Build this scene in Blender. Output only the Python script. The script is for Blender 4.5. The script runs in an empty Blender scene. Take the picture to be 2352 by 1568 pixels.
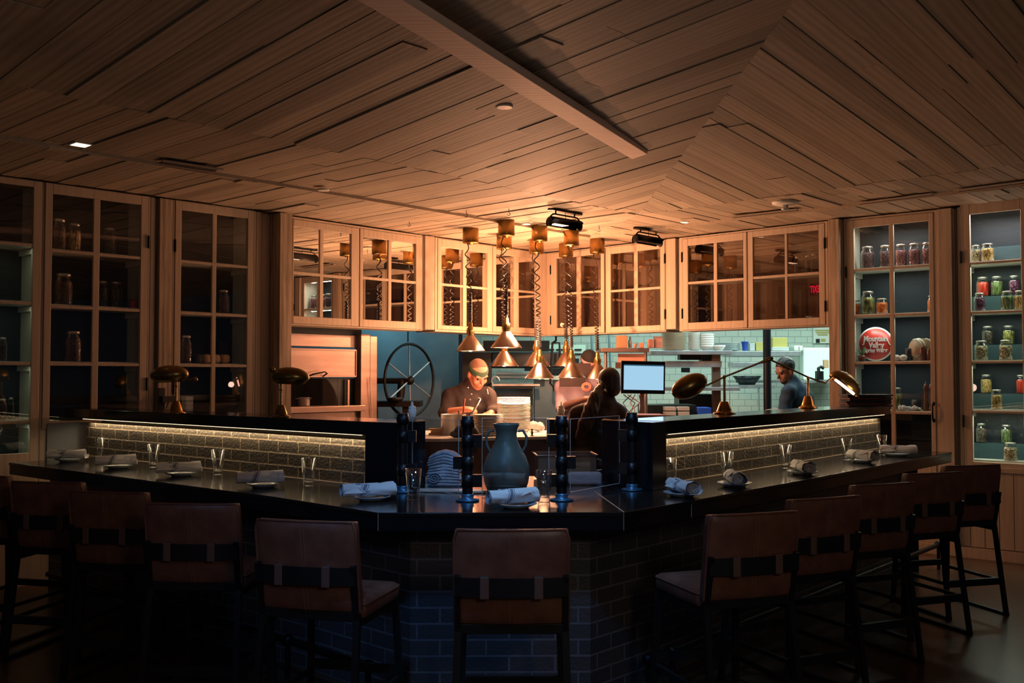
import bpy, math, random
import numpy as np
from mathutils import Vector, Matrix
random.seed(7)
SC = bpy.context.scene
COL = SC.collection
PI = math.pi
# ---------------------------------------------------------------- camera, world, exposure
F = 2280.0; H = 1.6; TH = math.atan(78 / F)
cd = bpy.data.cameras.new('camera'); cam = bpy.data.objects.new('camera', cd); COL.objects.link(cam)
cd.sensor_width = 36; cd.lens = 36 * F / 2352; cd.clip_end = 100
cam.location = (0, 0, H); cam.rotation_euler = (PI / 2 + TH, 0, 0)
SC.camera = cam
SC.view_settings.view_transform = 'Standard'; SC.view_settings.look = 'None'
SC.view_settings.exposure = 0.0; SC.view_settings.gamma = 1; SC.view_settings.use_curve_mapping = False
w = bpy.data.worlds.new('world'); SC.world = w; w.use_nodes = True
w.node_tree.nodes['Background'].inputs[0].default_value = (0.35, 0.42, 0.6, 1)
w.node_tree.nodes['Background'].inputs[1].default_value = 0.03

def light(kind, name, loc, power, col, size=.1, sizey=None, aim=None, spread=None, rot=None, angle=None, blend=.5):
    l = bpy.data.lights.new(name, kind); l.energy = power; l.color = col
    if kind == 'AREA':
        l.shape = 'RECTANGLE'; l.size = size; l.size_y = sizey or size
        if spread: l.spread = spread
    else:
        l.shadow_soft_size = size
    if kind == 'SPOT':
        l.spot_size = angle or 1.5; l.spot_blend = blend
    o = bpy.data.objects.new(name, l); COL.objects.link(o); o.location = loc
    if aim is not None:
        o.rotation_euler = (Vector(aim) - Vector(loc)).to_track_quat('-Z', 'Y').to_euler()
    if rot: o.rotation_euler = rot
    return o
ORANGE = (1, .54, .31)
light('AREA', 'pass_bounce_fill', (.3, 9.9, 1.3), 74, ORANGE, 1.0, 1.0, aim=(.3, 9.7, 4))  # added fill for light bouncing up off the white pass table
light('POINT', 'pass_warm_fill', (.30, 10.6, 2.3), 175, (1, .41, .20), .03)  # added warm fill among the hanging lamps, no fixture of its own
light('AREA', 'pass_down_fill', (0.2, 9.9, 2.2), 22, (1, .62, .4), .5, .5, aim=(.2, 9.9, 0))  # added downward fill to brighten the plates, no fixture here
light('SPOT', 'room_cool_fill', (-.6, 2.6, 3.3), 110, (.13, .42, 1), .12, aim=(-.1, 4.9, .9), angle=.85, blend=.9)  # added stand-in for an unseen blue source before the bar
light('SPOT', 'counter_cool_fill', (.35, 4.45, 3.16), 105, (.30, .60, 1), .08, aim=(.1, 5.15, .97), angle=.98, blend=.9)  # added cool light above the bar centre, its source is unseen
light('SPOT', 'room_cool_low_fill', (-2.3, 1.6, 2.6), 19, (.16, .42, 1), .12, aim=(-.9, 4.7, .75), angle=.7, blend=1)  # added off-frame blue light for the lower left bar bricks
light('POINT', 'room_warm_fill', (1.6, -.6, 2.7), 58, (1, .80, .62), .35)  # added off-frame warm fill for the stools and cabinets
light('POINT', 'room_warm_fill_left', (-2.4, .2, 1.5), 4, (1, .66, .48), .3)  # added weak warm fill from the left, no lamp stands there
light('AREA', 'kitchen_ceiling_light_right', (4.4, 12.6, 2.95), 95, (.74, 1, .86), 2.2, 1.4, aim=(4.4, 12.6, 0))
light('AREA', 'kitchen_front_fill', (3.0, 11.1, 3.0), 38, (.66, .95, 1), 2.0, .5, aim=(3.2, 12.8, 1.3))  # added fill to light the steel fronts facing the bar
light('AREA', 'kitchen_ceiling_light_mid', (1.2, 13.0, 2.95), 44, (.66, 1, .86), 1.6, 1.2, aim=(1.2, 13.4, 0))
light('AREA', 'kitchen_ceiling_light_left', (-2.0, 13.2, 2.9), 19, (.40, .82, 1), 1.0, .8, aim=(-1.6, 14.2, 1.4))

# ---------------------------------------------------------------- projection helpers (survey of the room)
def ray(px, py):
    x = (px - 1176) / F; u = (784 - py) / F
    return Vector((x, math.cos(TH) - u * math.sin(TH), math.sin(TH) + u * math.cos(TH)))
def G(px, py, z):
    d = ray(px, py); t = (z - H) / d.z
    return Vector((d.x * t, d.y * t))
def at(px, py, Y):
    d = ray(px, py); t = Y / d.y
    return Vector((d.x * t, Y, H + d.z * t))
class Frame:
    """vertical wall frame: local x along the wall, y into the wall, z up"""
    def __init__(s, p0, p1):
        s.p = Vector(p0[:2]); s.u = (Vector(p1[:2]) - s.p).normalized(); s.n = Vector((-s.u.y, s.u.x))
        s.rot = math.atan2(s.u.y, s.u.x)
    def sz(s, px, py, off=0):
        d = ray(px, py); q = s.p + s.n * off
        t = (q.dot(s.n)) / (d.x * s.n.x + d.y * s.n.y)
        pt = Vector((d.x * t, d.y * t))
        return (pt - q).dot(s.u), H + d.z * t
    def s(s, px, off=0): return s.sz(px, 862, off)[0]
    def z(s, px, py, off=0): return s.sz(px, py, off)[1]
    def w(s, x, off, z=0):
        q = s.p + s.u * x + s.n * off
        return (q.x, q.y, z)

# ---------------------------------------------------------------- mesh builder
class MB:
    def __init__(s): s.v = []; s.f = []; s.m = []; s.sm = []; s.uv = []; s.T = None
    def add(s, vs, fs, m=0, sm=False, uvs=None):
        b = len(s.v)
        for p in vs:
            p = Vector(p)
            if s.T is not None: p = s.T @ p
            s.v.append(p)
        for i, f in enumerate(fs):
            s.f.append([b + k for k in f]); s.m.append(m); s.sm.append(sm); s.uv.append(uvs[i] if uvs else None)
        return s
    def box(s, x0, x1, y0, y1, z0, z1, m=0):
        if x0 > x1: x0, x1 = x1, x0
        if y0 > y1: y0, y1 = y1, y0
        if z0 > z1: z0, z1 = z1, z0
        v = [(x0, y0, z0), (x1, y0, z0), (x1, y1, z0), (x0, y1, z0), (x0, y0, z1), (x1, y0, z1), (x1, y1, z1), (x0, y1, z1)]
        return s.add(v, [(0, 3, 2, 1), (4, 5, 6, 7), (0, 1, 5, 4), (1, 2, 6, 5), (2, 3, 7, 6), (3, 0, 4, 7)], m)
    def prism(s, poly, z0, z1, m=0):
        a = sum(poly[i][0] * poly[(i + 1) % len(poly)][1] - poly[(i + 1) % len(poly)][0] * poly[i][1] for i in range(len(poly)))
        if a < 0: poly = poly[::-1]
        n = len(poly)
        v = [(p[0], p[1], z0) for p in poly] + [(p[0], p[1], z1) for p in poly]
        fs = [tuple(range(n))[::-1], tuple(range(n, 2 * n))] + [(i, (i + 1) % n, n + (i + 1) % n, n + i) for i in range(n)]
        return s.add(v, fs, m)
    def tube(s, pts, r, n=8, m=0, caps=True, sm=True, ref=None):
        pts = [Vector(p) for p in pts]; N = len(pts)
        rs = r if isinstance(r, (list, tuple)) else [r] * N
        vs = []; prev = Vector(ref) if ref else None
        for i, p in enumerate(pts):
            t = (pts[min(i + 1, N - 1)] - pts[max(i - 1, 0)])
            if t.length < 1e-9: t = Vector((0, 0, 1))
            t.normalize()
            if prev is None: prev = Vector((0, 0, 1)) if abs(t.z) < .9 else Vector((1, 0, 0))
            a = (prev - t * prev.dot(t))
            if a.length < 1e-6: a = t.orthogonal()
            a.normalize(); prev = a; b = t.cross(a)
            for k in range(n):
                g = 2 * PI * k / n
                vs.append(p + (a * math.cos(g) + b * math.sin(g)) * rs[i])
        fs = [(i * n + k, i * n + (k + 1) % n, (i + 1) * n + (k + 1) % n, (i + 1) * n + k) for i in range(N - 1) for k in range(n)]
        s.add(vs, fs, m, sm)
        if caps:
            s.add(vs[:n], [tuple(range(n))[::-1]], m); s.add(vs[-n:], [tuple(range(n))], m)
        return s
    def bar(s, a, b, w, h, m=0, up=(0, 0, 1)):
        a = Vector(a); b = Vector(b); t = (b - a).normalized(); u = Vector(up)
        if abs(t.dot(u)) > .95: u = Vector((0, 1, 0))
        x = t.cross(u).normalized(); y = x.cross(t)
        vs = [p + x * (i * w / 2) + y * (j * h / 2) for p in (a, b) for i, j in ((-1, -1), (1, -1), (1, 1), (-1, 1))]
        return s.add(vs, [(0, 1, 2, 3)[::-1], (4, 5, 6, 7), (0, 1, 5, 4), (1, 2, 6, 5), (2, 3, 7, 6), (3, 0, 4, 7)][0:6], m)
    def lathe(s, prof, n=24, c=(0, 0, 0), m=0, ax='z', sm=True, ang=2 * PI):
        vs = []; full = abs(ang - 2 * PI) < 1e-6; nn = n if full else n + 1
        for r, z in prof:
            for k in range(nn):
                g = ang * k / n
                x, y = r * math.cos(g), r * math.sin(g)
                p = {'z': (x, y, z), 'x': (z, x, y), 'y': (y, z, x)}[ax]
                vs.append((c[0] + p[0], c[1] + p[1], c[2] + p[2]))
        fs = [(i * nn + k, i * nn + (k + 1) % nn, (i + 1) * nn + (k + 1) % nn, (i + 1) * nn + k) for i in range(len(prof) - 1) for k in range(n)]
        return s.add(vs, fs, m, sm)
    def ell(s, c, r, n=16, m=0, k=None):
        k = k or n // 2
        if not isinstance(r, (tuple, list)): r = (r, r, r)
        vs = []; 
        for i in range(k + 1):
            a = PI * i / k
            for j in range(n):
                g = 2 * PI * j / n
                vs.append((c[0] + r[0] * math.sin(a) * math.cos(g), c[1] + r[1] * math.sin(a) * math.sin(g), c[2] - r[2] * math.cos(a)))
        fs = [(i * n + j, i * n + (j + 1) % n, (i + 1) * n + (j + 1) % n, (i + 1) * n + j) for i in range(k) for j in range(n)]
        return s.add(vs, fs, m, True)
    def build(s, name, mats, parent=None, bevel=0, seg=2, sub=0, solid=0):
        me = bpy.data.meshes.new(name)
        me.from_pydata([tuple(p) for p in s.v], [], s.f)
        if not isinstance(mats, (list, tuple)): mats = [mats]
        for mt in mats: me.materials.append(MAT[mt] if isinstance(mt, str) else mt)
        uvl = me.uv_layers.new(name='UVMap')
        me.polygons.foreach_set('material_index', s.m); me.polygons.foreach_set('use_smooth', s.sm)
        for i, p in enumerate(me.polygons):
            if s.uv[i] is not None:
                for li, uv in zip(p.loop_indices, s.uv[i]): uvl.data[li].uv = uv
            else:
                nn = p.normal
                if abs(nn.z) > .7:
                    for li in p.loop_indices:
                        c = me.vertices[me.loops[li].vertex_index].co; uvl.data[li].uv = (c.x, c.y)
                else:
                    tx, ty = -nn.y, nn.x; l = math.hypot(tx, ty) or 1
                    for li in p.loop_indices:
                        c = me.vertices[me.loops[li].vertex_index].co; uvl.data[li].uv = ((c.x * tx + c.y * ty) / l, c.z)
        me.update()
        o = bpy.data.objects.new(name, me); COL.objects.link(o)
        if parent: o.parent = parent
        if bevel:
            b = o.modifiers.new('bevel', 'BEVEL'); b.width = bevel; b.segments = seg; b.limit_method = 'ANGLE'; b.angle_limit = .6
        if solid:
            b = o.modifiers.new('solid', 'SOLIDIFY'); b.thickness = solid; b.offset = 0
        if sub:
            b = o.modifiers.new('sub', 'SUBSURF'); b.levels = sub; b.render_levels = sub
        return o
def tag(o, label=None, cat=None, group=None, kind=None):
    if label: o['label'] = label
    if cat: o['category'] = cat
    if group: o['group'] = group
    if kind: o['kind'] = kind
    return o
def thing(name, label, cat, loc=(0, 0, 0), rz=0, group=None):
    o = bpy.data.objects.new(name, None); COL.objects.link(o); o.location = loc; o.rotation_euler = (0, 0, rz); o.empty_display_size = .1
    return tag(o, label, cat, group)
def dup(root, loc=None, rz=None, label=None, group=None):
    r = root.copy(); COL.objects.link(r)
    if loc is not None: r.location = loc
    if rz is not None: r.rotation_euler = (0, 0, rz)
    if label: r['label'] = label
    if group: r['group'] = group
    def kids(a, b):
        for ch in a.children:
            c = ch.copy(); COL.objects.link(c); c.parent = b; kids(ch, c)
    kids(root, r)
    return r

# ---------------------------------------------------------------- materials
MAT = {}
def nt(name):
    m = bpy.data.materials.new(name); m.use_nodes = True; MAT[name] = m
    t = m.node_tree; b = t.nodes['Principled BSDF']
    return m, t, b
def L(t, a, ao, b, bi): t.links.new(a.outputs[ao], b.inputs[bi])
def mat(name, c, rough=.5, metal=0, c2=None, scale=8, stretch=(1, 1, 1), bump=0, emit=None, es=0, spec=.5, coat=0, coord='Object', detail=4, lo=.35, hi=.65):
    m, t, b = nt(name)
    b.inputs['Base Color'].default_value = (*c, 1); b.inputs['Roughness'].default_value = rough; b.inputs['Metallic'].default_value = metal
    b.inputs['Specular IOR Level'].default_value = spec; b.inputs['Coat Weight'].default_value = coat
    if emit: b.inputs['Emission Color'].default_value = (*emit, 1); b.inputs['Emission Strength'].default_value = es
    if c2 or bump:
        tc = t.nodes.new('ShaderNodeTexCoord'); mp = t.nodes.new('ShaderNodeMapping'); mp.inputs['Scale'].default_value = stretch
        no = t.nodes.new('ShaderNodeTexNoise'); no.inputs['Scale'].default_value = scale; no.inputs['Detail'].default_value = detail
        L(t, tc, coord, mp, 0); L(t, mp, 0, no, 'Vector')
        if c2:
            r = t.nodes.new('ShaderNodeValToRGB'); r.color_ramp.elements[0].position = lo; r.color_ramp.elements[1].position = hi
            r.color_ramp.elements[0].color = (*c, 1); r.color_ramp.elements[1].color = (*c2, 1)
            L(t, no, 0, r, 0); L(t, r, 0, b, 'Base Color')
        if bump:
            bu = t.nodes.new('ShaderNodeBump'); bu.inputs['Strength'].default_value = bump; bu.inputs['Distance'].default_value = .01
            L(t, no, 0, bu, 'Height'); L(t, bu, 0, b, 'Normal')
    return m
def wood(name, c, c2, vert=True, rough=.62, island=False, rings=True):
    m, t, b = nt(name); b.inputs['Roughness'].default_value = rough; b.inputs['Specular IOR Level'].default_value = .3
    tc = t.nodes.new('ShaderNodeTexCoord'); mp = t.nodes.new('ShaderNodeMapping')
    mp.inputs['Scale'].default_value = (12, .8, 1) if vert else (.9, 14, 1)
    n1 = t.nodes.new('ShaderNodeTexNoise'); n1.inputs['Scale'].default_value = 2.2; n1.inputs['Detail'].default_value = 7; n1.inputs['Distortion'].default_value = .8
    L(t, tc, 'UV', mp, 0); L(t, mp, 0, n1, 'Vector')
    mp2 = t.nodes.new('ShaderNodeMapping'); mp2.inputs['Scale'].default_value = (5, .35, 1) if vert else (.4, 5.5, 1)
    L(t, tc, 'UV', mp2, 0)
    wv = t.nodes.new('ShaderNodeTexWave'); wv.wave_type = 'BANDS'; wv.bands_direction = 'X' if vert else 'Y'
    wv.inputs['Scale'].default_value = 1.2; wv.inputs['Distortion'].default_value = 9; wv.inputs['Detail'].default_value = 2; wv.inputs['Detail Scale'].default_value = .6
    L(t, mp2, 0, wv, 'Vector')
    mx = t.nodes.new('ShaderNodeMix'); mx.inputs[0].default_value = .14 if vert else .28; L(t, n1, 0, mx, 2); L(t, wv, 1, mx, 3)
    r = t.nodes.new('ShaderNodeValToRGB'); r.color_ramp.elements[0].position = .3; r.color_ramp.elements[1].position = .66
    r.color_ramp.elements[0].color = (*c2, 1); r.color_ramp.elements[1].color = (*c, 1)
    L(t, mx, 0, r, 0)
    last = r
    if island:
        g = t.nodes.new('ShaderNodeNewGeometry'); mr = t.nodes.new('ShaderNodeMapRange'); mr.inputs[3].default_value = .72; mr.inputs[4].default_value = 1.15
        L(t, g, 'Random Per Island', mr, 0)
        hs = t.nodes.new('ShaderNodeHueSaturation'); L(t, r, 0, hs, 'Color'); L(t, mr, 0, hs, 'Value'); last = hs
    L(t, last, 0, b, 'Base Color')
    bu = t.nodes.new('ShaderNodeBump'); bu.inputs['Strength'].default_value = .35; bu.inputs['Distance'].default_value = .004
    L(t, mx, 0, bu, 'Height'); L(t, bu, 0, b, 'Normal')
    return m
def brick(name, c1, c2, mortar, w, h, ms=.006, rough=.5, bump=.6, spec=.5):
    m, t, b = nt(name); b.inputs['Roughness'].default_value = rough; b.inputs['Specular IOR Level'].default_value = spec
    tc = t.nodes.new('ShaderNodeTexCoord'); br = t.nodes.new('ShaderNodeTexBrick')
    br.inputs['Color1'].default_value = (*c1, 1); br.inputs['Color2'].default_value = (*c2, 1); br.inputs['Mortar'].default_value = (*mortar, 1)
    br.inputs['Scale'].default_value = 1; br.inputs['Mortar Size'].default_value = ms; br.inputs['Brick Width'].default_value = w; br.inputs['Row Height'].default_value = h
    br.inputs['Mortar Smooth'].default_value = .2
    L(t, tc, 'UV', br, 'Vector'); L(t, br, 'Color', b, 'Base Color')
    no = t.nodes.new('ShaderNodeTexNoise'); no.inputs['Scale'].default_value = 55; no.inputs['Detail'].default_value = 3; L(t, tc, 'Object', no, 'Vector')
    ma = t.nodes.new('ShaderNodeMath'); ma.operation = 'MULTIPLY_ADD'; ma.inputs[1].default_value = -1.0
    L(t, br, 'Fac', ma, 0); L(t, no, 0, ma, 2)
    bu = t.nodes.new('ShaderNodeBump'); bu.inputs['Strength'].default_value = bump; bu.inputs['Distance'].default_value = .006; L(t, ma, 0, bu, 'Height'); L(t, bu, 0, b, 'Normal')
    return m
def glass(name, fac, tint=(1, 1, 1), gl=(1, 1, 1), rough=0.0, fres=False):
    m = bpy.data.materials.new(name); m.use_nodes = True; MAT[name] = m; t = m.node_tree
    t.nodes.remove(t.nodes['Principled BSDF']); out = t.nodes['Material Output']
    a = t.nodes.new('ShaderNodeBsdfTransparent'); a.inputs[0].default_value = (*tint, 1)
    g = t.nodes.new('ShaderNodeBsdfGlossy'); g.inputs['Roughness'].default_value = rough; g.inputs['Color'].default_value = (*gl, 1)
    mx = t.nodes.new('ShaderNodeMixShader'); L(t, a, 0, mx, 1); L(t, g, 0, mx, 2)
    if fres:
        lw = t.nodes.new('ShaderNodeLayerWeight'); lw.inputs[0].default_value = fac; L(t, lw, 'Facing', mx, 0)
    else: mx.inputs[0].default_value = fac
    L(t, mx, 0, out, 0)
    return m
def voro(name, c1, c2, c3, scale, rough=.35, stretch=(1, 1, 1)):
    m, t, b = nt(name); b.inputs['Roughness'].default_value = rough
    tc = t.nodes.new('ShaderNodeTexCoord'); mp = t.nodes.new('ShaderNodeMapping'); mp.inputs['Scale'].default_value = stretch
    v = t.nodes.new('ShaderNodeTexVoronoi'); v.inputs['Scale'].default_value = scale; L(t, tc, 'Object', mp, 0); L(t, mp, 0, v, 'Vector')
    r = t.nodes.new('ShaderNodeValToRGB'); e = r.color_ramp.elements; e[0].color = (*c1, 1); e[1].color = (*c3, 1); e[1].position = .8
    k = e.new(.42); k.color = (*c2, 1); L(t, v, 'Distance', r, 0); L(t, r, 0, b, 'Base Color')
    bu = t.nodes.new('ShaderNodeBump'); bu.invert = True; bu.inputs['Strength'].default_value = .8; bu.inputs['Distance'].default_value = .01; L(t, v, 'Distance', bu, 'Height'); L(t, bu, 0, b, 'Normal')
    return m
wood('ceiling_wood', (.46, .37, .275), (.35, .28, .205), vert=False, island=True)
wood('frame_wood', (.52, .42, .32), (.44, .35, .26))
wood('post_wood', (.52, .41, .30), (.24, .175, .12))
wood('dark_wood', (.035, .02, .014), (.012, .007, .005), vert=False, rough=.4)
wood('beam_wood', (.92, .72, .60), (.84, .63, .51), vert=False)
brick('bar_brick', (.05, .052, .062), (.08, .066, .066), (.15, .145, .16), .225, .078, .006)
brick('ledge_brick', (.045, .038, .030), (.065, .055, .042), (.24, .19, .13), .2, .075, .005, rough=.45, bump=.9)
brick('white_tile', (.62, .68, .62), (.56, .64, .58), (.33, .38, .36), .19, .095, .005, rough=.2, bump=.3)
brick('screen_mesh', (.01, .012, .015), (.015, .015, .02), (.06, .06, .06), .012, .012, .002, bump=0)
mat('black_metal', (.012, .012, .014), .45, .6)
mat('stool_metal', (.014, .014, .016), .5, .3, spec=.4)
mat('pipe_black', (.01, .01, .012), .38, .5, bump=.15, scale=60)
mat('flange_blue', (.05, .14, .24), .35, .6)
mat('bar_top', (.008, .007, .007), .14, 0, spec=.55, c2=(.016, .014, .012), scale=3, bump=.02)
mat('bar_edge', (.006, .007, .010), .22, 0, spec=.5)
mat('pane_highlight', (.42, .42, .42), .3)
mat('seam', (.30, .24, .17), .5)
mat('leather', (.16, .066, .045), .38, 0, c2=(.22, .095, .062), scale=14, bump=.12, spec=.5)
mat('leather_strap', (.15, .085, .07), .5)
mat('stitch', (.28, .16, .12), .6)
mat('brass', (.52, .30, .085), .24, 1, c2=(.40, .22, .06), scale=6)
mat('aged_brass', (.36, .24, .085), .27, .9, c2=(.24, .155, .05), scale=9)
mat('canister_brass', (.40, .23, .075), .32, 1, c2=(.28, .155, .045), scale=7, stretch=(1, 1, .05))
mat('shade_copper', (.34, .25, .20), .27, 1, c2=(.25, .175, .135), scale=5, stretch=(1, 1, .2))
mat('shade_inner', (.8, .6, .45), .4, .6)
mat('steel', (.55, .57, .57), .38, .65, c2=(.42, .44, .44), scale=10)
mat('brushed_steel', (.36, .26, .22), .38, .7, c2=(.26, .18, .15), scale=4, stretch=(.4, .4, 3))
mat('dark_steel', (.022, .03, .033), .4, .6, c2=(.014, .02, .022), scale=6)
mat('blue_steel', (.15, .24, .27), .45, .3, c2=(.10, .17, .20), scale=2, bump=.05)
mat('matt_black', (.02, .013, .01), .8)
mat('cast_iron', (.018, .015, .014), .5, .5, bump=.2, scale=30)
mat('cab_back', (.008, .017, .024), .6)
mat('cab_lining', (.52, .56, .47), .6)
mat('shelf_white', (.62, .62, .55), .5)
mat('riser_blue', (.035, .075, .085), .6)
mat('panel_blue', (.16, .20, .21), .6)
mat('floor', (.045, .024, .013), .28, 0, c2=(.09, .052, .03), scale=1.6, bump=.04, spec=.5)
mat('lid', (.55, .53, .47), .35, .8)
mat('white_china', (.80, .76, .68), .25)
mat('cream_china', (.72, .58, .40), .3)
mat('grey_china', (.30, .34, .38), .25)
mat('white_plastic', (.75, .70, .62), .45)
mat('white_paint', (.75, .75, .72), .5)
mat('towel', (.42, .44, .52), .95, c2=(.30, .31, .38), scale=30, bump=.5)
mat('towel_pink', (.33, .24, .24), .95, bump=.5, scale=40)
mat('dark_rag', (.05, .05, .045), .95, c2=(.10, .10, .09), scale=16, bump=.5)
mat('vase_green', (.085, .11, .095), .38, 0, c2=(.11, .135, .12), scale=5, bump=.03)
mat('wire', (.022, .015, .012), .5)
mat('cab_brown', (.13, .075, .045), .7)
mat('pan_brown', (.20, .13, .09), .4, .5, c2=(.14, .09, .065), scale=5)
mat('board_white', (.62, .52, .44), .4)
mat('cardboard', (.42, .25, .14), .8)
mat('pink_box', (.62, .30, .22), .7)
mat('blue_plastic', (.02, .10, .62), .4)
mat('yellow_bin', (.42, .36, .10), .5)
mat('paper', (.72, .74, .68), .7)
mat('book_red', (.13, .02, .02), .5)
mat('book_black', (.015, .012, .012), .5)
mat('clear_bin', (.45, .50, .50), .3)
mat('sign_red', (.62, .045, .03), .35)
mat('sign_white', (.85, .82, .76), .4)
mat('plant', (.12, .25, .08), .6)
mat('pepper_wood', (.13, .045, .02), .3)
mat('barrel_wood', (.40, .28, .16), .6, c2=(.28, .18, .1), scale=12)
mat('rope_white', (.72, .66, .52), .7)
mat('bread', (.50, .30, .15), .6)
mat('skin_light', (.56, .22, .14), .5, c2=(.50, .18, .11), scale=20)
mat('skin_mid', (.30, .15, .095), .5)
mat('skin_dark', (.08, .04, .03), .5)
mat('hair_black', (.012, .009, .008), .5, c2=(.03, .02, .015), scale=20, stretch=(1, 1, .15), bump=.4)
mat('hair_brown', (.05, .028, .016), .5, c2=(.16, .09, .05), scale=26, stretch=(1, 1, .12), bump=.5, lo=.5, hi=.75)
mat('buzz_hair', (.16, .08, .05), .8)
mat('eye_dark', (.02, .012, .01), .3)
mat('lip', (.42, .13, .10), .5)
mat('chef_cloth', (.032, .016, .016), .85, c2=(.018, .010, .010), scale=7, bump=.25)
mat('navy_cloth', (.02, .05, .085), .85, c2=(.012, .03, .055), scale=7, bump=.25)
mat('brown_cloth', (.05, .032, .026), .85, c2=(.03, .018, .014), scale=6, bump=.3)
mat('lilac_cloth', (.27, .23, .30), .85, c2=(.20, .17, .23), scale=6, bump=.3)
mat('black_cloth', (.015, .014, .015), .85)
mat('green_cloth', (.03, .06, .03), .8, c2=(.09, .14, .07), scale=30, lo=.6, hi=.8)
mat('pink_cloth', (.55, .28, .28), .8)
mat('screen_blue', (.1, .1, .1), .4, emit=(.36, .62, .82), es=1.0)
mat('screen_bar', (.02, .02, .02), .4, emit=(.05, .16, .25), es=.6)
mat('bulb', (1, .8, .6), .4, emit=(1, .72, .48), es=14)
mat('led_warm', (1, .8, .6), .4, emit=(1, .74, .46), es=2.5)
mat('spot_glow', (1, .9, .8), .4, emit=(1, .74, .52), es=2.2)
mat('tube_red', (1, .5, .4), .4, emit=(1, .45, .35), es=9)
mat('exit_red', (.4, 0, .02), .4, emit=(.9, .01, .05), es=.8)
mat('red_cable', (.55, .14, .08), .5)
mat('mint_room', (.62, .76, .66), .4)
glass('pane_mirror', .80, gl=(.96, .94, .90))
glass('pane', .10, gl=(.9, .92, .95))
glass('pane_dim', .16, tint=(.75, .72, .68), gl=(.85, .8, .75))
glass('clear', .22, tint=(.95, .97, .97), fres=True)
glass('tumbler', .32, tint=(.93, .95, .95), fres=True)
glass('guard', .07, tint=(.93, .93, .93))
JC = dict(beans=('bean', (.62, .33, .30), (.28, .08, .09), (.05, .01, .015), 120, (1, 1, .6)),
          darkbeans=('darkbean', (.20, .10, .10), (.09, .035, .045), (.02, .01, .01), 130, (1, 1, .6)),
          pickle=('pickle', (.45, .42, .10), (.26, .25, .05), (.04, .04, .01), 38, (1, 1, .5)),
          green=('greenbean', (.30, .38, .12), (.14, .2, .06), (.01, .02, .005), 55, (1, 1, .22)),
          orange=('orange', (.85, .22, .02), (.75, .16, .01), (.4, .06, .0), 30, (1, 1, 1)),
          red=('red', (.72, .06, .02), (.6, .04, .015), (.3, .01, .01), 34, (1, 1, .3)),
          purple=('purple', (.30, .04, .14), (.10, .01, .05), (.01, .0, .01), 40, (1, 1, 1)),
          yellow=('yellow', (.78, .58, .22), (.55, .36, .1), (.18, .1, .02), 60, (1, 1, .4)),
          pale=('pale', (.72, .60, .36), (.5, .4, .2), (.12, .09, .04), 48, (1, 1, 1)),
          grain=('grain', (.30, .17, .09), (.16, .085, .045), (.05, .025, .01), 170, (1, 1, 1)),
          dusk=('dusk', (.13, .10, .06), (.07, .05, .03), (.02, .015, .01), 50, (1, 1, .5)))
for k, (n, a, b_, c, sc, st) in JC.items(): voro('jar_' + n, a, b_, c, sc, stretch=st)

# ---------------------------------------------------------------- room geometry
ZC = 3.14; HC = .97; ZL = 1.342
W0 = Vector((-3.856, 7.427)); W3 = Vector((-2.071, 9.321)); WC = Vector((.423, 12.153)); WR = Vector((3.157, 9.5)); WE = Vector((4.398, 8.48))
LF = Frame(W0, W3); UF = Frame(W3, WC); RF = Frame(WC, WR); RG = Frame(WR, WE)
C0 = Vector((1.208, 9.448)); A = Vector((.672, .741)).normalized(); B = Vector((.735, -.678)).normalized()
Mi = Vector((.0417, -.999)).normalized()

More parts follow.
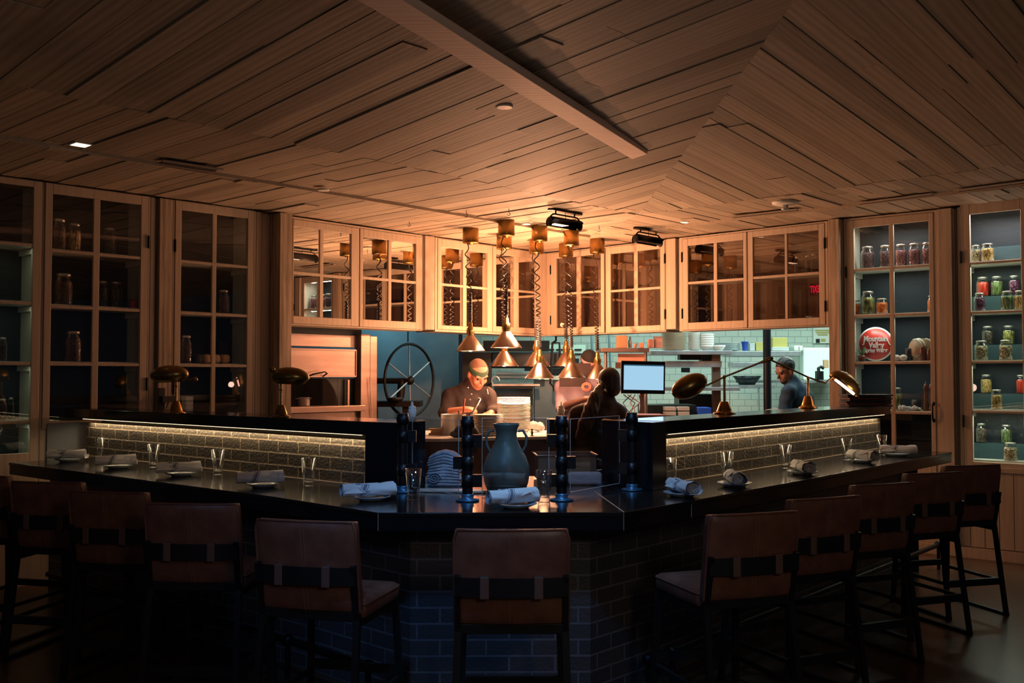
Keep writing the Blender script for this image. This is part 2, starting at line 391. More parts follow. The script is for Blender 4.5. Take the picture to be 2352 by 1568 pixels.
def clip(poly, p, n):
    out = []
    for i in range(len(poly)):
        a = poly[i]; b = poly[(i + 1) % len(poly)]; da = (a - p).dot(n); db = (b - p).dot(n)
        if da >= 0: out.append(a)
        if (da >= 0) != (db >= 0): out.append(a + (b - a) * (da / (da - db)))
    return out
def planks(name, region, d, zf, rng, wmin=.11, wmax=.16, lmin=1.6, lmax=3.6, jit=.007):
    d = d.normalized(); nn = Vector((-d.y, d.x)); mb = MB()
    ctr = sum(region, Vector((0, 0))) / len(region)
    vs = [p.dot(nn) for p in region]; us = [p.dot(d) for p in region]
    a = sum(region[i].x * region[(i + 1) % len(region)].y - region[(i + 1) % len(region)].x * region[i].y for i in range(len(region)))
    if a < 0: region = region[::-1]
    v = min(vs)
    while v < max(vs):
        wd = rng.uniform(wmin, wmax); u = min(us) - rng.uniform(0, 2.5)
        while u < max(us):
            ln = rng.uniform(lmin, lmax)
            q = [d * u + nn * v, d * (u + ln) + nn * v, d * (u + ln) + nn * (v + wd), d * u + nn * (v + wd)]
            q = [d * (u + .0015) + nn * (v + .0035), d * (u + ln - .0015) + nn * (v + .0035 + rng.uniform(0, .004)), d * (u + ln - .0015) + nn * (v + wd), d * (u + .0015) + nn * (v + wd - rng.uniform(0, .003))]
            for i in range(len(region)):
                e0 = region[i]; e1 = region[(i + 1) % len(region)]; dd = (e1 - e0).normalized()
                q = clip(q, e0, Vector((-dd.y, dd.x)))
                if len(q) < 3: break
            if len(q) >= 3:
                j = rng.uniform(0, jit) + (rng.random() < .12) * .006; n = len(q); off = rng.uniform(0, 30)
                lo = [(p.x, p.y, zf(p) - j) for p in q]; hi = [(p.x, p.y, zf(p) + .02) for p in q]
                uvq = [((p.dot(d)), (p.dot(nn)) + off) for p in q]
                fs = [tuple(range(n))[::-1]] + [(i, (i + 1) % n, n + (i + 1) % n, n + i) for i in range(n)]
                uvs = [uvq[::-1]] + [[uvq[i], uvq[(i + 1) % n], uvq[(i + 1) % n], uvq[i]] for i in range(n)]
                mb.add(lo + hi, fs, 0, False, uvs)
            u += ln
        v += wd
    # dark sheet above the boards
    mb.add([(p.x, p.y, zf(p) + .021) for p in region], [tuple(range(len(region)))[::-1]], 1)
    return tag(mb.build(name, ['ceiling_wood', 'matt_black']), kind='structure')
rng = random.Random(3)
NA = Vector((-A.y, A.x)); NB = Vector((B.y * -1, B.x))   # into-wall normals
ex = 11
def flat(p): return ZC
def low(p): return ZC - .022
def slopeL(p): return ZC + .0998 * max(0, -(p - C0).dot(NA))
def slopeR(p): return ZC + .0998 * max(0, -(p - C0).dot(NB))
gL = Vector((.857, 10.864)); gCorner = gL
Wl = W0 - A * 9; Wr = WC + Vector((WE - WC)).normalized() * 15
back = .6
WCb = WC + Vector((0, back))
planks('ceiling', [C0, C0 - A * ex, gL - A * ex, gL], -B, flat, rng)
planks('ceiling', [gL, gL - A * ex, WCb - A * (ex + 1), WCb], -B, low, rng)
planks('ceiling', [C0, C0 + B * ex, gL + B * ex, gL], A, flat, rng)
planks('ceiling', [gL, gL + B * ex, WCb + B * (ex + 1), WCb], A, low, rng)
planks('ceiling', [C0, C0 - A * ex, C0 + Mi * 12], -B, slopeL, rng, .14, .19, 2.0, 4.5, .010)
planks('ceiling', [C0, C0 + B * ex, C0 + Mi * 12], A, slopeR, rng, .14, .19, 2.0, 4.5, .010)
mb = MB()
for a, b in ((gL - A * 9, gL), (gL, gL + B * 9)):
    t = (b - a).normalized(); mb.bar((a.x, a.y, ZC - .012), (b.x, b.y, ZC - .012), .012, .036)
tag(mb.build('trim_1', 'frame_wood'), kind='structure')
# floor
mb = MB(); mb.box(-9, 9, -3, 16, -.1, 0); tag(mb.build('floor', 'floor'), kind='structure')

# ceiling beam
fr_b0 = G(1470, 357, ZC + .16); zb = ZC + .10
p1 = G(1487, 354, zb); p2 = G(1452, 366, zb); q1 = G(925, 0, zb); q2 = G(820, 0, zb)
d1 = (q1 - p1).normalized(); d2 = (q2 - p2).normalized(); dm = ((d1 + d2) / 2).normalized(); cpt = (p1 + p2) / 2; wdt = .095
print('beam', p1, p2, q1, q2)
mb = MB(); pn = Vector((-dm.y, dm.x))
poly = [p1, p2, p2 + (q2 - p2) * 1.25, p1 + (q1 - p1) * 1.25]
mb.prism([tuple(p) for p in poly], zb, zb + .05)
tag(mb.build('ceiling_beam', 'beam_wood', bevel=.004), 'long pale wooden beam slung under the sloping plank ceiling', 'beam')

# ---------------------------------------------------------------- walls behind the cabinets
def wallbox(name, fr, s0, s1, o0, o1, z0, z1, m):
    mb = MB(); mb.box(s0, s1, o0, o1, z0, z1); o = mb.build(name, m); o.location = (fr.p.x, fr.p.y, 0); o.rotation_euler = (0, 0, fr.rot)
    return tag(o, kind='structure')
wallbox('wall_left', LF, LF.s(-400), LF.s(668), .42, .5, 0, 3.13, 'cab_back')
wallbox('wall_right', RG, RG.s(1905) - .05, RG.s(2352) + 2.2, .42, .5, 0, 3.13, 'cab_back')
tn = [1]
def trim(fr, x0, x1, o0, o1, z0=0, z1=3.098, m='frame_wood'):
    tn[0] += 1; s0 = fr.s(x0, o0); s1 = fr.s(x1, o0)
    mb = MB(); mb.box(s0, s1, o0, o1, z0, z1)
    o = mb.build('trim_%d' % tn[0], m, bevel=.004); o.location = (fr.p.x, fr.p.y, 0); o.rotation_euler = (0, 0, fr.rot)
    return tag(o, kind='structure')
trim(LF, 342, 352, .0, .42); trim(LF, 352, 363, .05, .42); trim(LF, 363, 393, -.02, .42, m='post_wood')
trim(LF, 586, 598, .0, .42); trim(LF, 598, 612, .03, .42); trim(LF, 612, 626, .06, .42); trim(LF, 626, 641, .09, .42)
trim(LF, 641, 669, -.12, .40, m='post_wood')
trim(RF, 1905, 1930, -.06, .36, m='post_wood'); trim(RG, 1930, 1938, .0, .42); trim(RG, 1938, 1942, .03, .42)
trim(RG, 2158, 2190, -.03, .42); trim(RG, 2190, 2197, .02, .42); trim(RG, 2197, 2203, .05, .42)
trim(UF, 976, 998, -.025, .30, UF.z(985, 757), 3.098); trim(UF, 1250, 1257, -.005, .3, UF.z(985, 757), 3.098); trim(RF, 1256, 1262, -.005, .3, UF.z(985, 757), 3.098); trim(UF, 970, 976, .0, .30, UF.z(985, 757), 3.098)
trim(RF, 1531, 1553, -.03, .30, RF.z(1540, 756), 3.098); trim(RF, 1553, 1561, .02, .30, RF.z(1540, 756), 3.098)

# ---------------------------------------------------------------- cabinets
def cabinet(fr, label, x0, x1, ybot, ytop, xr, doors, depth=.36, zs=None, pane='pane', lining='cab_lining', backm='cab_back', shelves=None, cat='cabinet', group=None, name='glazed_cabinet', zb=None, handle=None, panel=None, riser=None, hinges=True, hside=(0, 1)):
    """doors: list of (px0, px1, cols[(a,b)..], rows[z..], hinge side)"""
    s0 = fr.s(x0); s1 = fr.s(x1)
    z0 = zb if zb is not None else fr.z(xr, ybot); z1 = 3.098
    c = thing(name, label, cat, fr.w(s0, 0, 0), fr.rot, group)
    wd = s1 - s0
    fw = .018
    dt = min(d['z1'] for d in doors)
    mb = MB()
    zd0 = min(d['z0'] for d in doors); zd1 = max(d['z1'] for d in doors)
    dl = fr.s(doors[0]['x'][0]) - s0; dr = fr.s(doors[-1]['x'][1]) - s0
    # carcass: sides, top, bottom; face frame in front
    mb.box(0, .018, .025, depth, z0, z1, 0); mb.box(wd - .018, wd, .025, depth, z0, z1, 0)
    mb.box(0, wd, .025, depth, z0, z0 + .02, 0); mb.box(0, wd, .025, depth, z1 - .02, z1, 0)
    if dl > .004: mb.box(0, dl - .003, 0, .025, z0, z1, 0)
    if wd - dr > .004: mb.box(dr + .003, wd, 0, .025, z0, z1, 0)
    mb.box(dl - .003, dr + .003, 0, .025, zd1 + .003, z1, 0)
    if zd0 - z0 > .005: mb.box(dl - .003, dr + .003, 0, .025, z0, zd0 - .003, 0)
    mb.build('body', 'frame_wood', c)
    mb = MB(); mb.box(.019, .024, .03, depth - .005, z0 + .02, z1 - .02, 0); mb.box(wd - .024, wd - .019, .03, depth - .005, z0 + .02, z1 - .02, 0)
    mb.build('side_lining', lining, c)
    mb = MB(); mb.box(.018, wd - .018, depth - .012, depth, z0 + .02, z1 - .02); mb.build('back_panel', backm, c)
    for zz in (shelves or []):
        mb = MB(); mb.box(.025, wd - .025, .035, depth - .013, zz - .008, zz + .019)
        mb.box(.025, .05, .04, depth - .02, zz - .055, zz - .009); mb.box(wd - .05, wd - .025, .04, depth - .02, zz - .055, zz - .009)
        mb.build('shelf', 'shelf_white' if lining != 'cab_back' else 'frame_wood', c)
    if riser:
        for zz in riser:
            mb = MB(); mb.box(.03, wd - .03, .20, depth - .014, zz + .0195, zz + .155); mb.build('riser', 'riser_blue', c)
    for d in doors:
        a = fr.s(d['x'][0]) - s0 + .002; b = fr.s(d['x'][1]) - s0 - .002
        cols = [(fr.s(p) - s0, fr.s(q) - s0) for p, q in d['cols']]
        rows = d['rows']  # list of (zlow, zhigh)
        mb = MB(); f0, f1 = -.006, .024
        mb.box(a, cols[0][0], f0, f1, d['z0'], d['z1']); mb.box(cols[-1][1], b, f0, f1, d['z0'], d['z1'])
        mb.box(cols[0][0], cols[-1][1], f0, f1, rows[-1][1], d['z1']); mb.box(cols[0][0], cols[-1][1], f0, f1, d['z0'], rows[0][0])
        for i in range(len(cols) - 1): mb.box(cols[i][1], cols[i + 1][0], -.002, .02, rows[0][0], rows[-1][1])
        for i in range(len(rows) - 1): mb.box(cols[0][0], cols[-1][1], -.004, .018, rows[i][1], rows[i + 1][0])
        do = mb.build('door', 'frame_wood', c, bevel=.004)
        mb = MB()
        for ca in cols:
            for rw in rows: mb.add([(ca[0], .012, rw[0]), (ca[1], .012, rw[0]), (ca[1], .012, rw[1]), (ca[0], .012, rw[1])], [(0, 1, 2, 3)])
        mb.build('glass_pane', d.get('pane', pane), do)
        hx = a - .003 if d.get('h', 0) == 0 else b + .003
        if d.get('h') is not None:
            for zz in (d['z0'] + .18 * (d['z1'] - d['z0']), d['z1'] - .2 * (d['z1'] - d['z0'])):
                mb = MB(); mb.box(hx - .008, hx + .008, -.014, .0, zz - .05, zz + .05); mb.tube([(hx, -.014, zz - .055), (hx, -.014, zz + .055)], .006, 8)
                mb.build('hinge', 'black_metal', do)
        if d.get('mesh'):
            for ci, ri in d['mesh']:
                ca = cols[ci]; rw = rows[ri]; mb = MB(); mb.box(ca[0], ca[1], .017, .019, rw[0], rw[1]); 
        if handle and d is doors[-1]:
            hxx, hz = handle; hxx = fr.s(hxx) - s0
            mb = MB(); mb.tube([(hxx, -.006, hz - .075), (hxx, -.04, hz - .07), (hxx, -.045, hz), (hxx, -.04, hz + .07), (hxx, -.006, hz + .075)], .008, 8)
            mb.ell((hxx, -.008, hz - .075), (.014, .008, .018)); mb.ell((hxx, -.008, hz + .075), (.014, .008, .018))
            mb.build('handle', 'black_metal', do)
    return c
def rows_from(fr, px, ys, g):
    """ys: list of glass top, muntin centres ..., glass bottom -> list of (zlo,zhi) from bottom up, g half gap"""
    z = [fr.z(px, y) for y in ys]; out = []
    for i in range(len(z) - 1):
        hi = z[i] - (g if i > 0 else 0); lo = z[i + 1] + (g if i + 1 < len(z) - 1 else 0); out.append((lo, hi))
    return out[::-1]
def drs(fr, px, x, cols, ys, ztop, zbot, g=.012, **k):
    return dict(x=x, cols=cols, rows=rows_from(fr, px, ys, g), z1=ztop, z0=zbot, **k)
# left tall cabinets
zt = LF.z(110, 420)
r0 = [427, 562, 696, 835, 969]
lf_sh = [LF.z(115, y) for y in (574, 702, 835)]
cabinet(LF, 'leftmost tall glazed cupboard, cropped by the frame, lit greenish inside', -190, 93, 0, 0, 0,
        [drs(LF, 60, (-180, 91), [(-160, -70), (-60, 70)], r0 + [1040], zt, .62, h=None)], zb=.5, shelves=[LF.z(60, y) for y in (562, 696, 835, 969)], pane='pane')
cabinet(LF, 'tall dark glazed cupboard with jars, left of the first wooden post', 94, 341, 0, 0, 0,
        [drs(LF, 115, (97, 336), [(114.5, 210), (225, 319)], [443, 574, 703, 836, 967], zt, LF.z(115, 985), h=1)], zb=.5,
        shelves=lf_sh, pane='pane', lining='cab_lining', backm='cab_back')
cabinet(LF, 'tall dark glazed cupboard between the two wooden posts, above the left brass lamp', 394, 585, 0, 0, 0,
        [drs(LF, 413, (398, 580), [(413, 485), (494.5, 566)], [481, 599.5, 718, 839, 957], LF.z(413, 461), LF.z(413, 985), h=0)], zb=.5,
        shelves=[LF.z(413, y) for y in (599.5, 718, 839, 957)], pane='pane')
mb = MB(); mb.box(0, LF.s(200) - LF.s(108), -.012, .0, LF.z(108, 1060), LF.z(108, 972))
o = mb.build('painted_panel', 'panel_blue', bevel=.003); o.location = LF.w(LF.s(108), -.007, 0); o.rotation_euler = (0, 0, LF.rot)
tag(o, 'blue grey painted panel on the cupboard front above the counter end', 'panel')
# left upper cabinets
def uy(fr, px, y): return fr.z(px, y)
zt1 = UF.z(823, 524); zb1 = UF.z(823, 750)
cabinet(UF, 'upper glazed cabinet with strongly reflecting panes beside the left post', 669.5, 970, 0, 0, 0, [
    drs(UF, 741, (669.7, 823), [(672, 733), (741, 805)], [528, 632, 729], zt1, zb1 + .002, .013, h=None),
    drs(UF, 832, (824.5, 968), [(832, 891), (898, 954)], [543, 637, 733], zt1, zb1 + .002, .013, h=None)], zb=zb1 - .012, pane='pane_mirror', depth=.3)
zt2 = UF.z(1130, 565); zb2 = UF.z(1130, 762)
cabinet(UF, 'upper glazed cabinet left of the inner corner behind the hanging lamps', 999, 1253, 0, 0, 0, [
    drs(UF, 1013, (1004, 1130), [(1013, 1063), (1071.5, 1119)], [566.6, 652.5, 746.5], zt2, zb2, .013, h=None),
    drs(UF, 1139, (1131, 1249), [(1139, 1183), (1191.5, 1233)], [583, 663, 749], zt2, zb2, .013, h=None)], zb=zb1 - .012, pane='pane_mirror', depth=.3)
zt3 = RF.z(1388, 569); zb3 = RF.z(1388, 764)
cabinet(RF, 'upper glazed cabinet right of the inner corner behind the hanging lamps', 1258, 1530.5, 0, 0, 0, [
    drs(RF, 1334, (1266, 1389), [(1278, 1324.5), (1334, 1381)], [588, 672, 751], zt3, zb3, .013, h=0),
    drs(RF, 1404, (1392, 1529), [(1404, 1457), (1466, 1518)], [583, 668.7, 751], zt3, zb3, .013, h=1)], zb=zb3 - .012, pane='pane_dim', depth=.3, lining='cab_brown', backm='cab_brown')
zt4 = RF.z(1720, 532); zb4 = RF.z(1720, 752)
cabinet(RF, 'upper glazed cabinet at the right above the pass, faint jars inside', 1561.5, 1904, 0, 0, 0, [
    drs(RF, 1582, (1569, 1718), [(1582, 1641), (1649, 1710)], [564, 650, 741], zt4, zb4, .013, h=0),
    drs(RF, 1732, (1720, 1898), [(1732, 1805), (1811, 1884)], [544, 638, 735], zt4, zb4, .013, h=1)], zb=zb4 - .012, pane='pane_dim', depth=.3, lining='cab_brown', backm='cab_brown',
    shelves=[RF.z(1811, 633)])
# right tall cabinets
y5 = [515, 615, 723, 833, 947, 1045]
z5 = [RG.z(2048, y) for y in y5]
cabinet(RG, 'tall lit glazed cupboard with the round red sign inside', 1942.5, 2157.5, 0, 0, 0, [
    drs(RG, 2048, (1947, 2149), [(1965, 2046), (2056, 2138)], y5, RG.z(2048, 497), .62, .012, h=0)], zb=.5, shelves=z5[1:5] + [.69], pane='pane', handle=(2144, RG.z(2144, 946)))
y6 = [486, 601, 716, 831, 946, 1062]
z6 = [RG.z(2291, y) for y in y6]
cabinet(RG, 'rightmost tall lit cupboard full of pickle jars, cropped by the frame', 2203.5, 2450, 0, 0, 0, [
    drs(RG, 2291, (2212, 2374), [(2233, 2350)], y6, RG.z(2291, 462), z6[-1] - .07, .011, h=0)], zb=.80, shelves=z6[1:5] + [z6[5] - .005], pane='pane', riser=z6[1:5] + [z6[5] - .005])
# wainscot below right cabinet
mb = MB(); s0 = RG.s(2192); k = s0
while k < s0 + 3.2:
    mb.box(k, k + .112, .0, .05, 0.10, .80); k += .118
mb.box(s0, s0 + 3.2, .012, .4, 0, .79); mb.box(s0, s0 + 3.2, -.015, .05, .76, .80)
o = mb.build('wall_right', 'frame_wood'); o.location = RG.w(0, 0, 0); o.rotation_euler = (0, 0, RG.rot); tag(o, kind='structure')
wallbox('baseboard_right', RG, RG.s(1905), s0 + 3.2, -.02, -.001, 0, .09, 'frame_wood')
wallbox('wall_right', RG, RG.s(1938), RG.s(2190), .02, .4, 0, .49, 'frame_wood')
wallbox('wall_left', LF, LF.s(-400), LF.s(640), .02, .4, 0, .49, 'frame_wood')
# cabinet lights
def cablight(fr, px, off, z, p, col=(.85, 1, .85), L_=.5):
    x, y, zz = fr.w(fr.s(px, off), off, z)
    light('AREA', 'cabinet_strip_light', (x, y, z), p, col, L_, .03, rot=(0, 0, fr.rot))
cablight(LF, 20, .06, zt - .01, 1.0, (1, 1, .7), .4)
cablight(RG, 2048, .06, z5[0] + .0, 3.6, (1, .95, .85))
for i, zz in enumerate(z5[1:4]): cablight(RG, 2048, .055, zz - .03, [2.2, 1.5, .8][i], (.85, 1, .9))
cablight(RG, 2300, .06, z6[0] + .0, 6.5, (1, .92, .88))
for i, zz in enumerate(z6[1:5]): cablight(RG, 2300, .055, zz - .03, [3.0, 1.8, 1.5, 2.0][i], (.85, 1, .8))
for i, y in enumerate((562, 696, 835, 969)): cablight(LF, 20, .055, LF.z(60, y) - .02, .16, (.9, 1, .7), .35)

# ---------------------------------------------------------------- jars
def jar_proto(kind, wd=.13, h=.22, shoulder=True):
    r = wd / 2; t = thing('jar', 'x', 'jar')
    nr = r * .72
    g = [(0, .0), (r * .92, .0), (r, .012), (r, h * .66), (r * .93, h * .76), (nr, h * .84), (nr, h * .90)]
    MB().lathe(g, 18).build('glass_body', 'clear', t)
    MB().lathe([(0, .006), (r * .88, .006), (r * .94, .014), (r * .94, h * .60), (r * .86, h * .72), (0, h * .74)], 18).build('contents', 'jar_' + JC[kind][0], t)
    MB().lathe([(nr * .96, h * .89), (nr * 1.08, h * .89), (nr * 1.08, h * .965), (nr * 1.0, h * .985), (0, h * .985)], 18).build('lid', 'lid', t)
    return t
protos = {}
def jar(fr, px, yt, yb, wpx, zsh, off, kind, label, group):
    """jar seen at column px, height from rows yt..yb, standing on shelf z"""
    s = fr.s(px, off); x, y, _ = fr.w(s, off); k = y / F
    h = (yb - yt) * k * 1.0; wd = wpx * k * .94; sc = max(.6, h / .22); key = kind
    if key not in protos:
        protos[key] = jar_proto(kind); o = protos[key]
    else: o = dup(protos[key])
    o.location = (x, y, zsh + .0195); o.rotation_euler = (0, 0, random.uniform(0, 6)); o.scale = (wd / .13, wd / .13, h / .22)
    o['label'] = label; o['group'] = group
    return o
gl, gr_, gx = 'jars in the dark left cupboards', 'jars in the cupboard with the red sign', 'jars in the rightmost cupboard'
s1, s2, s3 = lf_sh
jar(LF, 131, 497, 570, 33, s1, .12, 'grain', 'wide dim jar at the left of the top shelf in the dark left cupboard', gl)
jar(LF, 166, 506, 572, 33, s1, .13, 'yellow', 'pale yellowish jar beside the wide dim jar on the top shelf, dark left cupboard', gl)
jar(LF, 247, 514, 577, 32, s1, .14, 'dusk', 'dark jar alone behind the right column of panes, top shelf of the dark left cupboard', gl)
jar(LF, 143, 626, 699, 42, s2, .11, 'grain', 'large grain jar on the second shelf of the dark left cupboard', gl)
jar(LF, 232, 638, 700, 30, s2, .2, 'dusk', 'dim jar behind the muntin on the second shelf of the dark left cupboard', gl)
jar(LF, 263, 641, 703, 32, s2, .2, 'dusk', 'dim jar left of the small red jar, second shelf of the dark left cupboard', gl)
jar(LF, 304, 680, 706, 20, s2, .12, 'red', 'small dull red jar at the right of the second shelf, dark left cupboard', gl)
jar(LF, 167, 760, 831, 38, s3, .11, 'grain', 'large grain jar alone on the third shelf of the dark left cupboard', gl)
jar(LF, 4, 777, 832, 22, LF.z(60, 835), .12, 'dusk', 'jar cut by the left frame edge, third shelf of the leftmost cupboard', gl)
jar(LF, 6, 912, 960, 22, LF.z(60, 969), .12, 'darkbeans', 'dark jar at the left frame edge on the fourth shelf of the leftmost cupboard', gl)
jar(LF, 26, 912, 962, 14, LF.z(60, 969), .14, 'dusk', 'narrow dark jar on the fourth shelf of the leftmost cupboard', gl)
jar(LF, 512, 661, 716, 30, LF.z(413, 718), .13, 'grain', 'dim grain jar on the second shelf between the two posts', gl)
jar(LF, 427, 770, 835, 28, LF.z(413, 839), .13, 'grain', 'jar at the left of the third shelf between the two posts', gl)
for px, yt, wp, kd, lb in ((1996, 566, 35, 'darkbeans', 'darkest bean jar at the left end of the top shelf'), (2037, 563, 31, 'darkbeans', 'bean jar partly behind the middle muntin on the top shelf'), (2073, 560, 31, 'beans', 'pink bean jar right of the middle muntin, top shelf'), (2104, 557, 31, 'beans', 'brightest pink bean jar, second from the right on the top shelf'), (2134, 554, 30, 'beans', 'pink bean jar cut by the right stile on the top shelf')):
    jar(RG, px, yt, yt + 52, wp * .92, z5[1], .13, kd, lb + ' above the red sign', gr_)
jar(RG, 1969, 686, 722, 20, z5[2], .16, 'orange', 'orange jar half hidden by the left stile, second shelf of the sign cupboard', gr_)
jar(RG, 1996, 668, 722, 32, z5[2], .12, 'pickle', 'tall jar of yellow green pickles on the second shelf above the red sign', gr_)
jar(RG, 2028, 685, 721, 28, z5[2], .12, 'orange', 'squat jar of bright orange preserve beside the tall pickle jar', gr_)
jar(RG, 2144, 680, 719, 24, z5[2], .14, 'orange', 'orange jar sliver against the right stile, second shelf of the sign cupboard', gr_)
jar(RG, 2061, 890, 942, 22, z5[4], .12, 'green', 'small green jar on the fourth shelf behind the ledge end', gr_)
for px, yt, h, wp, sh, off, kd, lb in (
    (2246, 560, 40, 22, 1, .12, 'pale', 'pale whole garlic jar, left of the two on the top shelf'), (2273, 556, 42, 31, 1, .12, 'yellow', 'jar of yellow peppers, right of the two on the top shelf'),
    (2260, 627, 46, 29, 2, .25, 'red', 'bright red jar on the riser of the second shelf'), (2293, 627, 46, 28, 2, .25, 'green', 'green pickle jar in the middle of the upper riser'), (2333, 624, 46, 26, 2, .25, 'purple', 'dark purple jar at the right of the upper riser'),
    (2253, 671, 42, 26, 2, .1, 'purple', 'purple beet jar in front of the bright red jar'), (2316, 667, 44, 29, 2, .1, 'green', 'jar of upright green beans at the front of the second shelf'), (2344, 666, 44, 24, 2, .1, 'yellow', 'yellow jar at the right edge beside the green beans'),
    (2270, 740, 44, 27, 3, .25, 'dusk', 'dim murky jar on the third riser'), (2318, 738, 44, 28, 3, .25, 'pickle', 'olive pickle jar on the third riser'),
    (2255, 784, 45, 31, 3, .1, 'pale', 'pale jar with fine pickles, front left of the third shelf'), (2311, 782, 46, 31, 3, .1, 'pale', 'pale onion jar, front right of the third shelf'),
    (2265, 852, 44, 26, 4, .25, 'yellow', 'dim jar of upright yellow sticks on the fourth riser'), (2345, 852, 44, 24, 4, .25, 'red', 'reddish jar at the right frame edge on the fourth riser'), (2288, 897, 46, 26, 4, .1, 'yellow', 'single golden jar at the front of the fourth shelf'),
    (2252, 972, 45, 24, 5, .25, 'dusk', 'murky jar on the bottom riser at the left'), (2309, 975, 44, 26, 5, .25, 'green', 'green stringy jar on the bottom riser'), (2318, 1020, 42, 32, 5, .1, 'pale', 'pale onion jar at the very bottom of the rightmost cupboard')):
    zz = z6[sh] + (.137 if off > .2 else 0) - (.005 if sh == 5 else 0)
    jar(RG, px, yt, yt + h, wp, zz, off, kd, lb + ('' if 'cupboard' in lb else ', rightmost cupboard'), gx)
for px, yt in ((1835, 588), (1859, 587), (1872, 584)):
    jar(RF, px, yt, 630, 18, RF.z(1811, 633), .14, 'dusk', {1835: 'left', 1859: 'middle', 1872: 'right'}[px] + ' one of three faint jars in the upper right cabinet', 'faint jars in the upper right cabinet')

# ---------------------------------------------------------------- bar counter
L0, L1, L2, L3 = G(20, 1062, HC), G(337, 1103, HC), G(620, 1139, HC), G(868, 1177, HC)
R3, R2, R1 = G(1433, 1176, HC), G(1589, 1149.6, HC), G(2187, 1038, HC)
dl = (L3 - L0).normalized(); dr = (R1 - R2).normalized()
nl = Vector((-dl.y, dl.x)); nr = Vector((-dr.y, dr.x))
if nl.y < 0: nl = -nl
if nr.y < 0: nr = -nr
ci_l = Vector((-.62, 6.25)); ci_r = Vector((.62, 6.25))
outer = [L0, L1, L2, L3, R3, R2, R1]
poly = outer + [R1 + nr * 1.02, ci_r, ci_l, L0 + nl * 1.1]
t = thing('bar_countertop', 'glossy black bar countertop wrapping the open kitchen in a chamfered corner', 'countertop')
mb = MB(); mb.prism([tuple(p) for p in poly], HC - .02, HC); mb.build('top_slab', 'bar_top', t, bevel=.003)
mb = MB(); ins = [p for p in outer]
cen = Vector((0, 7))
def off(p, k): return p + (cen - p).normalized() * k
mb.prism([tuple(off(p, .006)) for p in outer] + [tuple(off(p, .06)) for p in outer[::-1]], HC - .085, HC - .0202); mb.build('edge_band', 'bar_edge', t, bevel=.003)
mb = MB()
i1 = G(1365, 1128, HC)
mb.bar((R3.x, R3.y, HC + .0005), (i1.x, i1.y, HC + .0005), .005, .002)
o = mb.build('corner_seam', 'seam', t); o['label'] = 'pale seam line running in from the right corner'
for p in (L3, R3, R2):
    q = off(p, .004); mb = MB(); mb.box(q.x - .0015, q.x + .0015, q.y - .004, q.y, HC - .083, HC - .004); mb.build('edge_joint', 'seam', t)
# brick base
bo = [off(p, .0) for p in outer]
def inset(pl, k):
    out = []
    for i, p in enumerate(pl):
        a = (pl[i] - pl[i - 1]).normalized() if i else None; b = (pl[i + 1] - pl[i]).normalized() if i < len(pl) - 1 else None
        na = Vector((-a.y, a.x)) if a else None; nb = Vector((-b.y, b.x)) if b else None
        n = (na + nb).normalized() if (na and nb) else (na or nb)
        c = n.dot(na or nb); out.append(p + n * (k / c))
    return out
bi = inset(outer, .30); bj = inset(outer, .50)
mb = MB()
run = 0
for i in range(len(bi) - 1):
    a, b = bi[i], bi[i + 1]; l = (b - a).length
    mb.add([(a.x, a.y, 0), (b.x, b.y, 0), (b.x, b.y, HC - .086), (a.x, a.y, HC - .086)], [(0, 1, 2, 3)], 0, False, [[(run, 0), (run + l, 0), (run + l, HC - .086), (run, HC - .086)]]); run += l
mb.prism([tuple(p) for p in inset(outer, .302)] + [tuple(p) for p in bj[::-1]], 0, HC - .087, 0)
o = mb.build('bar_front_wall', 'bar_brick'); tag(o, 'dark blue grey brick bar front below the black countertop', 'bar')
mb = MB(); q = off(R1, .42) ; mb.box(q.x + .02, q.x + .1, q.y + .1, q.y + .2, 0, HC - .09)
tag(mb.build('bar_end_support', 'bar_edge'), 'black square support under the right end of the counter', 'support')
# foot rail
fl = inset(outer, .12)
mb = MB(); pts = [(p.x, p.y, .20) for p in (fl[0] + (fl[1] - fl[0]) * .2, fl[1], fl[2], fl[2] + (fl[3] - fl[2]) * .8)]
t = thing('foot_rail', 'dark metal foot rail along the left bar front with a blue glint', 'rail')
mb.tube(pts, .019, 12).build('rail', 'black_metal', t)
for p in (pts[1], pts[2], pts[3]):
    MB().tube([(p[0], p[1], .0), (p[0], p[1], .19)], .015, 8).ell(p, .034, 14).build('rail_post', 'black_metal', t)
fr2 = [(p.x, p.y, .20) for p in (fl[4] + (fl[5] - fl[4]) * .6, fl[5], fl[6])]
t = thing('foot_rail', 'dark metal foot rail along the right bar front', 'rail')
MB().tube(fr2, .019, 12).build('rail', 'black_metal', t)
for p in fr2: MB().tube([(p[0], p[1], .0), (p[0], p[1], .19)], .015, 8).ell(p, .034, 14).build('rail_post', 'black_metal', t)

